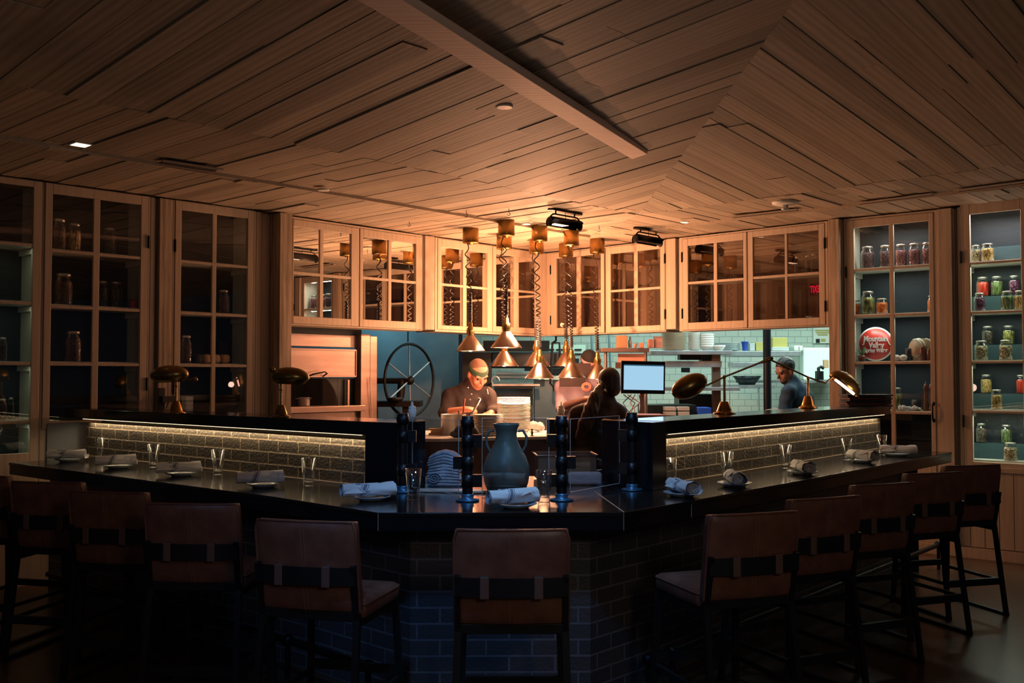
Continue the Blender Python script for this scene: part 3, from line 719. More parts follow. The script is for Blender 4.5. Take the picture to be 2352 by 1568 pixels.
# raised ledge (two runs) ------------------------------------------------
def ledge(side, a, b, endpoly, label, ext):
    d = (b - a).normalized(); n = Vector((-d.y, d.x)); l = (b - a).length; rz = math.atan2(d.y, d.x)
    t = thing('raised_ledge', label, 'ledge', (a.x, a.y, 0), rz)
    # local x along, y into the kitchen
    x0, x1 = (-.04, l) if side == 'L' else (0, l + .04)
    mb = MB(); mb.box(x0, x1, .0, .22, HC + .0005, ZL - .108); mb.build('brick_face', 'ledge_brick', t)
    mb = MB(); mb.box(x0, x1, .12, .22, ZL - .108, ZL - .076); mb.build('clipped_glare_band', 'matt_black', t)  # overexposed strip glare modelled as a recessed black band
    mb = MB(); mb.box(x0 + .03, x1 - .03, -.048, -.043, ZL - .0782, ZL - .0765); mb.build('light_strip', 'led_warm', t)
    mb = MB(); mb.box(x0 - (ext if side == 'L' else 0), x1 + (ext if side == 'R' else 0), -.05, .285, ZL - .076, ZL); mb.build('ledge_top', 'bar_top', t, bevel=.004)
    mb = MB(); mb.box(x0, x1, -.014, -.001, HC + .001, HC + .012); mb.build('reflected_line_trim', 'seam', t)  # pale strip stands for the light line reflected at the brick foot
    m = thing('x', '', '') if False else None
    A_ = light('AREA', 'ledge_strip_light', (0, 0, 0), 6.4 * l / 3.3, (1, .72, .42), l - .05, .02)
    c = a + d * (l / 2) - n * .018
    A_.location = (c.x, c.y, ZL - .102); A_.rotation_euler = (math.radians(8), 0, rz)
    # end block
    mb = MB(); mb.prism([tuple(p) for p in endpoly], HC + .0005, ZL)
    tag(mb.build('ledge_end_block', 'bar_edge', bevel=.004), 'black panelled end block closing the %s raised ledge' % ('left' if side == 'L' else 'right'), 'panel')
    return t
la, lb = G(204, 1049, HC), G(856, 1120, HC); ra, rb = G(1511, 1117, HC), G(2019, 1031.6, HC)
e = [G(856, 1120, HC), G(913, 1126.5, HC), G(977, 1117, HC)]; dL = (lb - la).normalized(); nL = Vector((-dL.y, dL.x))
ledge('L', la, lb - dL * .01, [e[0] - dL * .008 - nL * .052, e[1] - nL * .02, e[2], e[2] + Vector((-.03, .2)), e[0] + nL * .29 - dL * .008], 'left raised ledge with lit tile face and black top, carrying two brass lamps', .12)
e = [G(1382, 1111, HC), G(1488, 1126, HC), G(1511, 1119, HC)]; dR = (rb - ra).normalized(); nR = Vector((-dR.y, dR.x))
ledge('R', ra + dR * .01, rb, [e[0], e[1] - nR * .03, e[2] - nR * .052 + dR * .008, e[2] + nR * .29 + dR * .008, e[0] + Vector((.03, .2))], 'right raised ledge with lit tile face and black top, carrying two swing arm lamps', .12)

# ---------------------------------------------------------------- guard posts and panes
POSTS = [G(924.5, 1130, HC), G(1073.6, 1150, HC), G(1290, 1149, HC), G(1449, 1123, HC) + Vector((0, -.055))]
names = ['black pipe guard post beside the left ledge block', 'black pipe guard post left of the green vase, blue flange', 'black pipe guard post right of the green vase, blue flange', 'black pipe guard post at the right ledge block']
for i, p in enumerate(POSTS):
    t = thing('guard_post', names[i], 'post', (p.x, p.y, HC + .0005), 0, 'pipe posts of the glass guard')
    mb = MB(); mb.lathe([(0, 0), (.058, 0), (.06, .006), (.055, .010), (.03, .014), (.034, .028), (.030, .036), (0, .036)], 28)
    mb.build('flange', 'flange_blue', t)
    ht = .425; tubes = MB(); tubes.lathe([(.0265, .03), (.0265, ht - .03)], 20)
    tubes.build('pipe', 'pipe_black', t)
    mb = MB(); mb.lathe([(.0262, ht - .06), (.034, ht - .058), (.035, ht - .02), (.030, ht - .017), (.030, ht), (0, ht)], 20).build('cap', 'pipe_black', t)
    for z, sd in ((.30, 1), (.19, -1), (.10, 1)) if i in (1,) else ((.30, -1), (.19, 1), (.10, -1)) if i == 2 else ((.30, 1 if i == 0 else -1), (.12, 1 if i == 0 else -1)):
        mb = MB(); mb.lathe([(.026, z - .031), (.0305, z - .031), (.0305, z + .031), (.026, z + .031)], 20)
        mb.box(sd * .027, sd * .072, -.008, .035, z - .031, z + .031); mb.build('clamp', 'pipe_black', t)
def pane(a, b, z0, z1, label):
    mb = MB(); d = (b - a).normalized(); n = Vector((-d.y, d.x)) * .003
    mb.prism([tuple(a - n), tuple(b - n), tuple(b + n), tuple(a + n)], z0, z1)
    o = mb.build('glass_panel', ['guard'])
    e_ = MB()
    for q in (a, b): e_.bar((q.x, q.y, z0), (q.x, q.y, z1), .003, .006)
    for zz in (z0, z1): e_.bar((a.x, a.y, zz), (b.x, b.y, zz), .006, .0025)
    e_.build('edge_highlight', 'pane_highlight', o)  # pale bars stand for bright highlights along the glass edges
    return tag(o, label, 'glass panel', 'clear panes of the glass guard')
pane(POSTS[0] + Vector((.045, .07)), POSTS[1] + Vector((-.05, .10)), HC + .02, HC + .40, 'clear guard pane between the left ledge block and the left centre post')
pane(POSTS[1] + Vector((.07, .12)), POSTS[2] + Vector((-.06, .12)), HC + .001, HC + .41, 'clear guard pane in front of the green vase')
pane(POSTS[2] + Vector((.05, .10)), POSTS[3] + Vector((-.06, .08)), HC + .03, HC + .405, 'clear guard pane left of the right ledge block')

# ---------------------------------------------------------------- bar stools
def make_stool():
    t = thing('bar_stool', 'x', 'bar stool')
    # local: x across, y towards the counter, z up; origin under the back's centre
    def cush(w, h, d, ny=8, nx=10, bulge=.012):
        pass
    mb = MB(); W = .225
    # back cushion: gently curved slab
    N, K = 12, 10; front = []; 
    def bk(u, v, side):
        x = (u - .5) * 2 * W; z = .625 + v * .375
        e = min(u, 1 - u) * 2; f = min(v, 1 - v) * 2
        th = .022 + .010 * (min(1, e * 5) ** .5) * (min(1, f * 5) ** .5)
        y = .03 - .055 * v + .018 * (1 - (2 * u - 1) ** 2) * -1 + (th if side else -th)
        if v > .93: x *= 1 - (v - .93) * .25
        return (x, y, z)
    vs = [bk(i / N, j / K, 0) for j in range(K + 1) for i in range(N + 1)] + [bk(i / N, j / K, 1) for j in range(K + 1) for i in range(N + 1)]
    n1 = N + 1; of = (K + 1) * n1
    fs = [(j * n1 + i, j * n1 + i + 1, (j + 1) * n1 + i + 1, (j + 1) * n1 + i) for j in range(K) for i in range(N)]
    fs += [(of + j * n1 + i, of + (j + 1) * n1 + i, of + (j + 1) * n1 + i + 1, of + j * n1 + i + 1) for j in range(K) for i in range(N)]
    for i in range(N): fs += [(i, of + i, of + i + 1, i + 1), (K * n1 + i, K * n1 + i + 1, of + K * n1 + i + 1, of + K * n1 + i)]
    for j in range(K): fs += [(j * n1, (j + 1) * n1, of + (j + 1) * n1, of + j * n1), (j * n1 + N, of + j * n1 + N, of + (j + 1) * n1 + N, (j + 1) * n1 + N)]
    mb.add(vs, fs, 0, True); bc = mb.build('back_cushion', 'leather', t, bevel=.006, seg=2)
    # piping round the back edge
    pts = [bk(0, v / 10, 0) for v in range(0, 10)] + [bk(.02, 1, 0)] + [bk(u / 10, 1, 0) for u in range(1, 10)] + [bk(.98, 1, 0)] + [bk(1, v / 10, 0) for v in range(9, -1, -1)]
    MB().tube(pts, .0055, 6).build('piping', 'leather', bc)
    mb = MB()
    for dx in (-.008, .008):
        mb.tube([(dx, bk(.5, v / 12, 0)[1] - .0005, bk(.5, v / 12, 0)[2]) for v in range(13)], .0013, 4)
    mb.build('stitching', 'stitch', bc)
    # seat cushion
    mb = MB(); prof = []
    for k, (ins, z) in enumerate(((0.012, .585), (0, .60), (0, .645), (.012, .662), (.07, .672))):
        r = .03; ring = []
        x1, y0, y1 = W + .005 - ins, .04 + ins, .47 - ins
        for cx, cy, a0 in ((x1 - r, y1 - r, 0), (-x1 + r, y1 - r, PI / 2), (-x1 + r, y0 + r, PI), (x1 - r, y0 + r, 1.5 * PI)):
            for q in range(5): ring.append((cx + r * math.cos(a0 + q * PI / 8), cy + r * math.sin(a0 + q * PI / 8), z))
        prof.append(ring)
    n = len(prof[0]); vs = [p for rg in prof for p in rg]
    fs = [(i * n + k, i * n + (k + 1) % n, (i + 1) * n + (k + 1) % n, (i + 1) * n + k) for i in range(len(prof) - 1) for k in range(n)]
    fs += [tuple(range((len(prof) - 1) * n, len(prof) * n)), tuple(range(n))[::-1]]
    mb.add(vs, fs, 0, True); se = mb.build('seat_cushion', 'leather', t)
    MB().tube([Vector(p) + Vector((0, 0, .002)) for p in prof[2]] + [prof[2][0]], .005, 6).build('piping', 'leather', se)
    # frame
    mb = MB(); fx = .215
    mb.box(-fx, fx, .0, .03, .585, .625); mb.box(-fx, -fx + .02, .0, .47, .555, .60); mb.box(fx - .02, fx, .0, .47, .555, .60); mb.box(-fx, fx, .45, .47, .555, .60)
    mb.build('seat_frame', 'stool_metal', t, bevel=.003)
    mb = MB(); P = []
    for i in range(11):
        u = i / 10 * 2 - 1; P.append((u * (fx + .008), -.052 - .03 * (1 - u * u) * 1.0 + .012))
    for i in range(10):
        (x0, y0), (x1, y1) = P[i], P[i + 1]
        mb.add([(x0, y0 - .004, .742), (x1, y1 - .004, .742), (x1, y1 + .004, .742), (x0, y0 + .004, .742), (x0, y0 - .004, .815), (x1, y1 - .004, .815), (x1, y1 + .004, .815), (x0, y0 + .004, .815)],
               [(0, 3, 2, 1), (4, 5, 6, 7), (0, 1, 5, 4), (2, 3, 7, 6)])
    mb.build('back_band', 'stool_metal', t)
    for sx in (-.105, .105):
        y = -.052 - .03 * (1 - (sx / fx) ** 2) + .012
        mb = MB(); mb.box(sx - .018, sx + .018, y - .010, y + .02, .735, .822); mb.build('strap', 'leather_strap', t, bevel=.004)
    for sx in (-1, 1):
        mb = MB(); mb.bar((sx * (fx - .003), -.038, .82), (sx * (fx - .003), .012, .60), .022, .03); mb.bar((sx * (fx - .003), .012, .61), (sx * (fx + .012), -.07, .012), .022, .028, up=(1, 0, 0))
        mb.build('leg', 'stool_metal', t)
        mb = MB(); mb.bar((sx * (fx - .008), .46, .60), (sx * (fx + .012), .50, .012), .022, .028, up=(1, 0, 0)); mb.build('leg', 'stool_metal', t)
        mb = MB(); mb.bar((sx * (fx + .012), -.082, .009), (sx * (fx + .012), .512, .009), .03, .018); mb.build('runner', 'stool_metal', t)
    mb = MB(); mb.box(-fx - .006, fx + .006, -.045, -.02, .20, .245); mb.build('stretcher', 'stool_metal', t)
    mb = MB(); mb.box(-fx - .006, fx + .006, .465, .49, .24, .28); mb.build('stretcher', 'stool_metal', t)
    for sx in (-1, 1):
        mb = MB(); mb.box(sx * (fx + .004) - .009, sx * (fx + .004) + .009, -.03, .48, .215, .235); mb.build('stretcher', 'stool_metal', t)
    return t
st = [(((30, 1105.6), (178, 1109)), 'leftmost fully visible brown leather bar stool, second from the left edge'),
      (((162, 1128), (326, 1132.6)), 'brown leather bar stool third from the left frame edge'),
      (((340, 1156), (535, 1158)), 'brown leather bar stool fourth from the left, orange glow low on its back'),
      (((583, 1192), (814, 1201)), 'large brown leather bar stool left of the bar corner, seat showing at right'),
      (((1043.6, 1217), (1306.6, 1217)), 'brown leather bar stool squarely in front of the bar corner'),
      (((1629.7, 1184.8), (1840.5, 1174)), 'nearest brown leather stool on the right side, seat showing at left'),
      (((1812, 1150), (1988, 1137.7)), 'brown leather stool second from the corner on the right side'),
      (((1959, 1116), (2109.6, 1107)), 'brown leather stool in the middle of the right row'),
      (((2080, 1089), (2220, 1083)), 'brown leather stool second from the far right end'),
      (((2173.7, 1070.7), (2298.7, 1067)), 'farthest brown leather stool at the right end of the bar')]
stool = make_stool(); used = False
def place(x, y, rz, lab):
    global used
    o = stool if not used else dup(stool); used = True
    o.location = (x, y, 0); o.rotation_euler = (0, 0, rz); o['label'] = lab; o['group'] = 'bar stools along the counter'
for (a, b), lab in st:
    p, q = G(*a, 1.0), G(*b, 1.0); c = (p + q) / 2; d = q - p
    rz = math.atan2(d.y, d.x); nn = Vector((-math.sin(rz), math.cos(rz)))
    c = c + nn * .055
    place(c.x, c.y, rz, lab)
place(-3.20, 6.02, math.radians(-14), 'brown leather bar stool cropped by the left frame edge')

# ---------------------------------------------------------------- place settings
m, t_, b_ = nt('napkin'); b_.inputs['Roughness'].default_value = .9
tc = t_.nodes.new('ShaderNodeTexCoord'); sp = t_.nodes.new('ShaderNodeSeparateXYZ'); L(t_, tc, 'UV', sp, 0)
ad = t_.nodes.new('ShaderNodeMath'); ad.operation = 'MULTIPLY_ADD'; ad.inputs[1].default_value = .35; L(t_, sp, 1, ad, 0); L(t_, sp, 0, ad, 2)
ra_ = t_.nodes.new('ShaderNodeValToRGB'); ra_.color_ramp.interpolation = 'CONSTANT'
es = ra_.color_ramp.elements; W_, D_ = (.62, .60, .60, 1), (.16, .17, .22, 1)
es[0].color = W_; es[0].position = 0; es[1].position = .50; es[1].color = D_
for ps, c in ((.515, W_), (.535, D_), (.60, W_), (.62, D_), (.635, W_)):
    k = es.new(ps); k.color = c
L(t_, ad, 0, ra_, 0); L(t_, ra_, 0, b_, 'Base Color')
no = t_.nodes.new('ShaderNodeTexNoise'); no.inputs['Scale'].default_value = 60; L(t_, tc, 'Object', no, 0)
bu = t_.nodes.new('ShaderNodeBump'); bu.inputs['Strength'].default_value = .25; bu.inputs['Distance'].default_value = .004; L(t_, no, 0, bu, 'Height'); L(t_, bu, 0, b_, 'Normal')
def napkin(seed, ln=.23, r=.028):
    rg = random.Random(seed); mb = MB(); N, K = 20, 28; vs = []; uv = []
    ph = rg.uniform(0, 6)
    for i in range(N + 1):
        u = i / N; x = (u - .5) * ln
        fl = 1 + .35 * max(0, u - .72) * 3.5 * .4 + .10 * math.sin(u * 7 + ph)
        for k in range(K + 1):
            g = 2 * PI * k / K * 1.0
            rr = r * fl * (1 + .06 * math.sin(3 * g + 5 * u + ph) + .04 * math.sin(7 * g - 9 * u))
            y = rr * 1.12 * math.cos(g); z = rr * .95 * math.sin(g)
            z = max(z, -r * .8) + r * .8
            vs.append((x + .02 * (k / K) * (1 if i == N else 0), y + .012 * math.sin(u * 5 + ph), z)); uv.append((u, k / K))
    n = K + 1
    fs = [(i * n + k, i * n + k + 1, (i + 1) * n + k + 1, (i + 1) * n + k) for i in range(N) for k in range(K)]
    mb.add(vs, fs, 0, True, [[uv[q] for q in f] for f in fs])
    # spiral ends
    for end, xs in ((0, -ln / 2), (1, ln / 2)):
        sv = []; 
        M_ = 44
        for j in range(M_):
            a = j / M_ * 5.2 * PI + ph; q = r * (1 - j / M_ * .86) * .96
            for dx in (0, .045):
                sv.append((xs + (dx if end == 0 else -dx) , q * 1.1 * math.cos(a) + .012 * math.sin(end * 5 + ph), max(q * .93 * math.sin(a), -r * .78) + r * .8))
        fs = [(2 * j, 2 * j + 1, 2 * j + 3, 2 * j + 2) for j in range(M_ - 1)]
        mb.add(sv, fs, 0, True, [[(.2, .1)] * 4 for f in fs])
        # inner disc a little inside, so the roll is not hollow
        c = len(sv)
        mb.add([(xs + (.02 if end == 0 else -.02), r * .95 * math.cos(2 * PI * k / 16), r * .8 + max(-r * .75, r * .85 * math.sin(2 * PI * k / 16))) for k in range(16)], [tuple(range(16))], 0, False, [[(.52, 0)] * 16])
    # corner flap
    mb.add([(-ln * .5, -r * 1.1, r * .5), (-ln * .1, -r * 1.2, r * .5), (ln * .42, -r * .95, r * 1.5), (ln * .2, -r * .1, r * 1.84), (-ln * .3, -r * .2, r * 1.84)], [(0, 1, 2, 3, 4)], 0, True, [[(.1, .2), (.4, .3), (.7, .4), (.62, .6), (.3, .6)]])
    return mb
def plate_mesh(R=.098):
    return MB().lathe([(0, .003), (R * .5, .003), (R * .55, 0), (R * .6, .0), (R * .66, .006), (R, .020), (R * 1.0, .024), (R * .66, .013), (R * .55, .008), (0, .008)], 32)
plate0 = plate_mesh().build('side_plate', 'grey_china'); fp = [True]
def plate_at(x, y, lab):
    o = plate0 if fp[0] else plate0.copy()
    if not fp[0]: COL.objects.link(o)
    fp[0] = False; o.location = (x, y, HC + .0005); tag(o, lab, 'plate', 'side plates along the counter')
naps = [(155, 1056, 'farthest place on the left counter', 8), (268, 1071, 'second place from the left end', 22), (412, 1088, 'third place from the left end', 20), (600, 1113, 'fourth place from left', 18), (848, 1143, 'last left place before the bar corner', 24), (1180, 1160, 'centre place in front of the green vase', 26),
        (1567, 1134, 'first place of the right counter', -72), (1687, 1112, 'second place of the right counter', -95), (1843, 1085, 'third place of the right counter', -86), (1980, 1058, 'fourth place of the right counter', -72), (2061, 1044, 'farthest place of the right counter', -8)]
nm = [napkin(1, .26, .034).build('rolled_napkin', 'napkin'), napkin(5, .25, .037).build('rolled_napkin', 'napkin')]; usedn = [False, False]
for i, (px, py, lab, deg) in enumerate(naps):
    p = G(px, py, HC + .012); pp = p + Vector((.012, -.005)) if deg > 0 else p
    plate_at(pp.x, pp.y, 'small grey plate under the napkin at the ' + lab)
    k = i % 2; o = nm[k] if not usedn[k] else nm[k].copy()
    if usedn[k]: COL.objects.link(o)
    usedn[k] = True
    o.location = (p.x - (.01 if deg > 0 else 0), p.y, HC + .0245); o.rotation_euler = (0, 0, math.radians(deg)); 
    tag(o, 'striped cloth napkin rolled up at the ' + lab, 'napkin', 'rolled napkins on the side plates')
def tumbler():
    r0, r1, h = .029, .041, .158
    return MB().lathe([(0, 0), (r0, 0), (r0 * 1.02, .004), (r1, h), (r1 - .0025, h), (r0 * 1.0, .055), (r0 * .9, .030), (r0 * .6, .022), (0, .020)], 28)
tb = tumbler().build('drinking_glass', 'tumbler'); ft = True
for px, py, lab in ((233, 1052, 'farthest place on the left counter'), (349, 1074, 'second place from the left end'), (497, 1091, 'third place from the left end'), (706, 1117, 'fourth place from the left end'), (948, 1150, 'left side of the centre, before the towels'), (1250, 1155, 'right of the centre napkin beside the guard post'),
                    (1540, 1118, 'first place of the right counter'), (1672, 1098, 'second place of the right counter'), (1807, 1076, 'third place of the right counter'), (1948, 1057, 'fourth place of the right counter'), (2029, 1045, 'farthest place of the right counter')):
    p = G(px, py, HC); o = tb if ft else tb.copy()
    if not ft: COL.objects.link(o)
    ft = False; p = p + Vector((0, .0 if px == 233 else .03)); o.location = (p.x, p.y, HC + .0005)
    tag(o, 'empty clear pint glass at the ' + lab, 'glass', 'clear pint glasses on the counter')

# ---------------------------------------------------------------- things at the centre of the bar
p = G(1163, 1131, HC); t = thing('vase', 'large matte green grey two handled vase in the centre of the bar', 'vase', (p.x, p.y, HC + .0005), 0)
sc = p.y / F
prof = [(0, 0), (38, 0), (44, 6), (50, 22), (53.5, 42), (52, 62), (44, 84), (33, 102), (26, 118), (23.5, 132), (25, 144), (29.5, 154), (29.5, 158), (26, 156), (21, 140), (22, 120), (0, 100)]
MB().lathe([(a * sc, b * sc) for a, b in prof], 40).build('vase_body', 'vase_green', t)
for sx in (-1, 1):
    pts = [(sx * 27 * sc, 0, 140 * sc), (sx * 38 * sc, 0, 142 * sc), (sx * 46 * sc, 0, 128 * sc), (sx * 45 * sc, 0, 108 * sc), (sx * 37 * sc, 0, 93 * sc)]
    MB().tube(pts, .0075, 8).build('handle', 'vase_green', t)
# towels
p = G(1018, 1119, HC)
t = thing('folded_towel_stack', 'rumpled stack of folded blue grey towels left of the vase', 'towels', (p.x, p.y + .12, HC + .001), 0)
for i in range(11):
    mb = MB(); w_, d_ = .100 - .0012 * i, .075; z = i * .0165; N = 40; rg = random.Random(i); vs = []; K = 16
    dx = rg.uniform(-.008, .008)
    for k in range(N):
        a = 2 * PI * k / N; ex_ = abs(math.cos(a)) ** .35 * (1 if math.cos(a) > 0 else -1); ez = abs(math.sin(a)) ** .7 * (1 if math.sin(a) > 0 else -1)
        for q in range(5):
            yy = -d_ + q * d_ / 2
            vs.append((dx + ex_ * w_, yy, z + .0085 + ez * .0092 + .020 * (i / 11) * math.cos(ex_ * 2.4) + .0022 * math.sin(7 * ex_ + i * .4) * (i / 11)))
    fs = [(k * 5 + q, ((k + 1) % N) * 5 + q, ((k + 1) % N) * 5 + q + 1, k * 5 + q + 1) for k in range(N) for q in range(4)]
    fs += [tuple(k * 5 for k in range(N))[::-1], tuple(k * 5 + 4 for k in range(N))]
    mb.add(vs, fs, 0, True); mb.build('towel_fold', 'towel', t)
mb = MB(); pts = []
for j in range(60):
    a = j / 60 * 5 * PI; q = .034 * (1 - j / 60 * .9); pts.append((-.055 + q * 1.15 * math.cos(a), q * math.sin(a) + .045))
vs = [(x, y, z) for x, z in pts for y in (-.086, -.05)]
mb.add(vs, [(2 * j, 2 * j + 1, 2 * j + 3, 2 * j + 2) for j in range(59)], 0, True); mb.build('rolled_edge', 'towel', t, solid=.004)
# hotel pan
p = G(1300, 1108, HC); 
t = thing('steel_pan', 'deep rectangular brown steel pan behind the right guard post', 'pan', (p.x, p.y + .16, HC + .012), math.radians(4))
mb = MB(); a, b_, h = .175, .13, .145
for x0, x1, y0, y1 in ((-a, a, -b_, -b_ + .004), (-a, a, b_ - .004, b_), (-a, -a + .004, -b_, b_), (a - .004, a, -b_, b_)): mb.box(x0, x1, y0, y1, 0, h)
mb.box(-a, a, -b_, b_, 0, .004)
mb.build('pan_body', 'pan_brown', t)
mb = MB(); mb.tube([(-a - .008, -b_ - .008, h), (a + .008, -b_ - .008, h), (a + .008, b_ + .008, h), (-a - .008, b_ + .008, h), (-a - .008, -b_ - .008, h)], .004, 6); mb.build('rim', 'brushed_steel', t)
MB().tube([(a + .01, -.04, h * .3), (a + .05, -.04, h * .35), (a + .055, -.04, h * .7), (a + .02, -.04, h * .8)], .005, 6).build('handle', 'steel', t)
p = G(1343, 1114, HC); mb = MB(); mb.box(p.x - .095, p.x + .10, p.y - .01, p.y + .05, HC + .001, HC + .075)
tag(mb.build('folded_cloth', 'towel_pink', bevel=.018, seg=3), 'folded mauve grey cloth in front of the brown pan', 'cloth')
p = G(1050, 1131, HC); mb = MB(); mb.prism([(p.x - .22, p.y + .02), (p.x + .10, p.y - .045), (p.x + .17, p.y - .03), (p.x + .185, p.y + .01), (p.x + .17, p.y + .05), (p.x - .2, p.y + .09)], HC + .001, HC + .014)
tag(mb.build('cutting_board', 'board_white', bevel=.004), 'pale serving board lying flat before the towels', 'board')
# black box below squeeze bottle is the ledge block; squeeze bottle stands on ledge block
def squeeze(px, py, z, lab, sc_=1.0, twin=False):
    p = G(px, py, z); t = thing('squeeze_bottle', lab, 'bottle', (p.x, p.y + .03, z + .0008))
    r = .027 * sc_; h = .085 * sc_
    MB().lathe([(0, 0), (r, 0), (r, h * .9), (r * .8, h), (0, h)], 20).build('bottle_body', 'white_plastic', t)
    MB().lathe([(r * .86, h * .98), (r * .86, h * 1.15), (r * .35, h * 1.2), (r * .2, h * 1.55), (0, h * 1.55)], 16).build('nozzle_cap', 'white_plastic', t)
    return t
squeeze(945, 968.5, ZL, 'white squeeze bottle on the left ledge block', .85)

# ---------------------------------------------------------------- brass desk lamps on the ledge
def desk_lamp(px, py, label, ydepth=None):
    p = G(px, py, ZL); k = p.y / F
    return p, k, thing('brass_lamp', label, 'lamp', (p.x, p.y, ZL + .0005), 0, 'brass lamps on the raised ledge')
def bell(t, k, m, hh=42, rb=19):
    MB().lathe([(0, 0), (rb * 1.35 * k, 0), (rb * 1.35 * k, 2 * k), (rb * k, 4 * k), (rb * .9 * k, 8 * k), (rb * .55 * k, hh * .62 * k), (rb * .45 * k, hh * .66 * k), (0, hh * .68 * k)], 28).build('lamp_base', m, t)
def dome(t, c, k, rx, rz, tilt, m, wrap=1.12):
    """oval metal shade: upper half of an ellipsoid, open below"""
    mb = MB(); N, K = 32, 10; vs = []
    R_ = Matrix.Rotation(tilt, 4, 'Y')
    for i in range(K + 1):
        a = PI / 2 * i / K * wrap
        for j in range(N):
            g = 2 * PI * j / N
            q = Vector((rx * math.sin(a) * math.cos(g), rx * .62 * math.sin(a) * math.sin(g), rz * math.cos(a)))
            vs.append(Vector(c) + R_ @ q)
    fs = [(i * N + j, (i + 1) * N + j, (i + 1) * N + (j + 1) % N, i * N + (j + 1) % N) for i in range(K) for j in range(N)]
    mb.add(vs, fs, 0, True); o = mb.build('lamp_shade', [m], t, solid=.002)
    return R_
for px, py, sx, m, bm, lab in ((404, 949, -16, 'aged_brass', 'brass', 'domed brass lamp on the left ledge before the wooden post, knob at right'), (645, 957.5, 21, 'aged_brass', 'aged_brass', 'dark domed brass lamp on the left ledge beside the oven opening, knob at left')):
    p, k, t = desk_lamp(px, py, lab); bell(t, k, bm, 42, 16)
    top = 82 if px < 500 else 84
    MB().tube([(0, 0, 26 * k), (0, 0, top * k)], 2.6 * k, 12).lathe([(3 * k, 0), (5 * k, 2 * k), (3 * k, 4 * k)], 12, (0, 0, 60 * k)).build('pole', bm, t)
    dome(t, (sx * k, 0, (88 if px < 500 else 92) * k), k, 43.5 * k, 22 * k, math.radians(-3 if sx < 0 else 3), m, 1.55)
    kx = 43 if sx < 0 else -20
    MB().tube([((26 if sx < 0 else -4) * k, 0, 76 * k), (kx * k * (1 if sx < 0 else .9), 0, 77 * k if sx < 0 else 104 * k)], 2 * k, 8).ell((kx * k, 0, (77 if sx < 0 else 108) * k), 6.5 * k, 14).build('knob', m, t)
# swing-arm lamps on the right ledge
p, k, t = desk_lamp(1664, 950, 'brass swing arm lamp with large oval shade turned sideways, nearest on the right ledge'); bell(t, k, 'brass', 42, 19)
MB().tube([(0, 0, 26 * k), (0, 0, 84 * k)], 2.8 * k, 12).ell((0, 0, 84 * k), 4.5 * k, 12).build('pole', 'brass', t)
MB().tube([(-42 * k, 0, 64 * k), (0, 0, 84 * k), (88 * k, 0, 119 * k)], 2.2 * k, 10).build('arm', 'aged_brass', t)
MB().tube([(84 * k, 0, 117 * k), (98 * k, 0, 122.5 * k), (102 * k, 0, 124 * k), (112 * k, 0, 128 * k)], [3 * k, 4 * k, 5.5 * k, 3.5 * k], 12).build('counterweight', 'aged_brass', t)
# shade, faces down-left
mb = MB(); mb.ell((0, 0, 0), (44 * k, 28 * k, 26 * k), 28, 0, 16)
mb.v = [Matrix.Rotation(math.radians(-26), 4, 'Y') @ v for v in mb.v]; mb.v = [v + Vector((-80 * k, 0, 63 * k)) for v in mb.v]
mb.build('lamp_shade', 'aged_brass', t)
p, k, t = desk_lamp(1856, 937, 'brass swing arm lamp with red lit shade at the far end of the right ledge'); bell(t, k, 'brass', 42, 16)
MB().tube([(0, 0, 26 * k), (1 * k, 0, 68 * k)], 2.5 * k, 12).ell((1 * k, 0, 68 * k), 4 * k, 12).build('pole', 'brass', t)
MB().tube([(-86 * k, 0, 111 * k), (0, 0, 71 * k), (40 * k, 0, 57 * k), (48 * k, 0, 64 * k), (58 * k, 0, 72 * k)], 2 * k, 10).build('arm', 'aged_brass', t)
R_ = dome(t, (84 * k, 0, 54 * k), k, 40 * k, 26 * k, math.radians(38), 'aged_brass')
cc = Vector((82 * k, -6 * k, 53 * k)); ax = R_ @ Vector((1, 0, 0)); dn = R_ @ Vector((0, 0, -1))
MB().tube([cc - ax * 24 * k + dn * 3 * k, cc + ax * 30 * k + dn * 3 * k], 3.2 * k, 10).build('light_tube', 'tube_red', t)
MB().tube([cc + ax * 36 * k, cc + ax * 44 * k + dn * 2 * k], [3 * k, 1.4 * k], 10).build('tube_tip', 'brass', t)
light('POINT', 'ledge_lamp_light', (p.x + 90 * k, p.y - .12, ZL + 38 * k), .7, (1, .6, .45), .04)

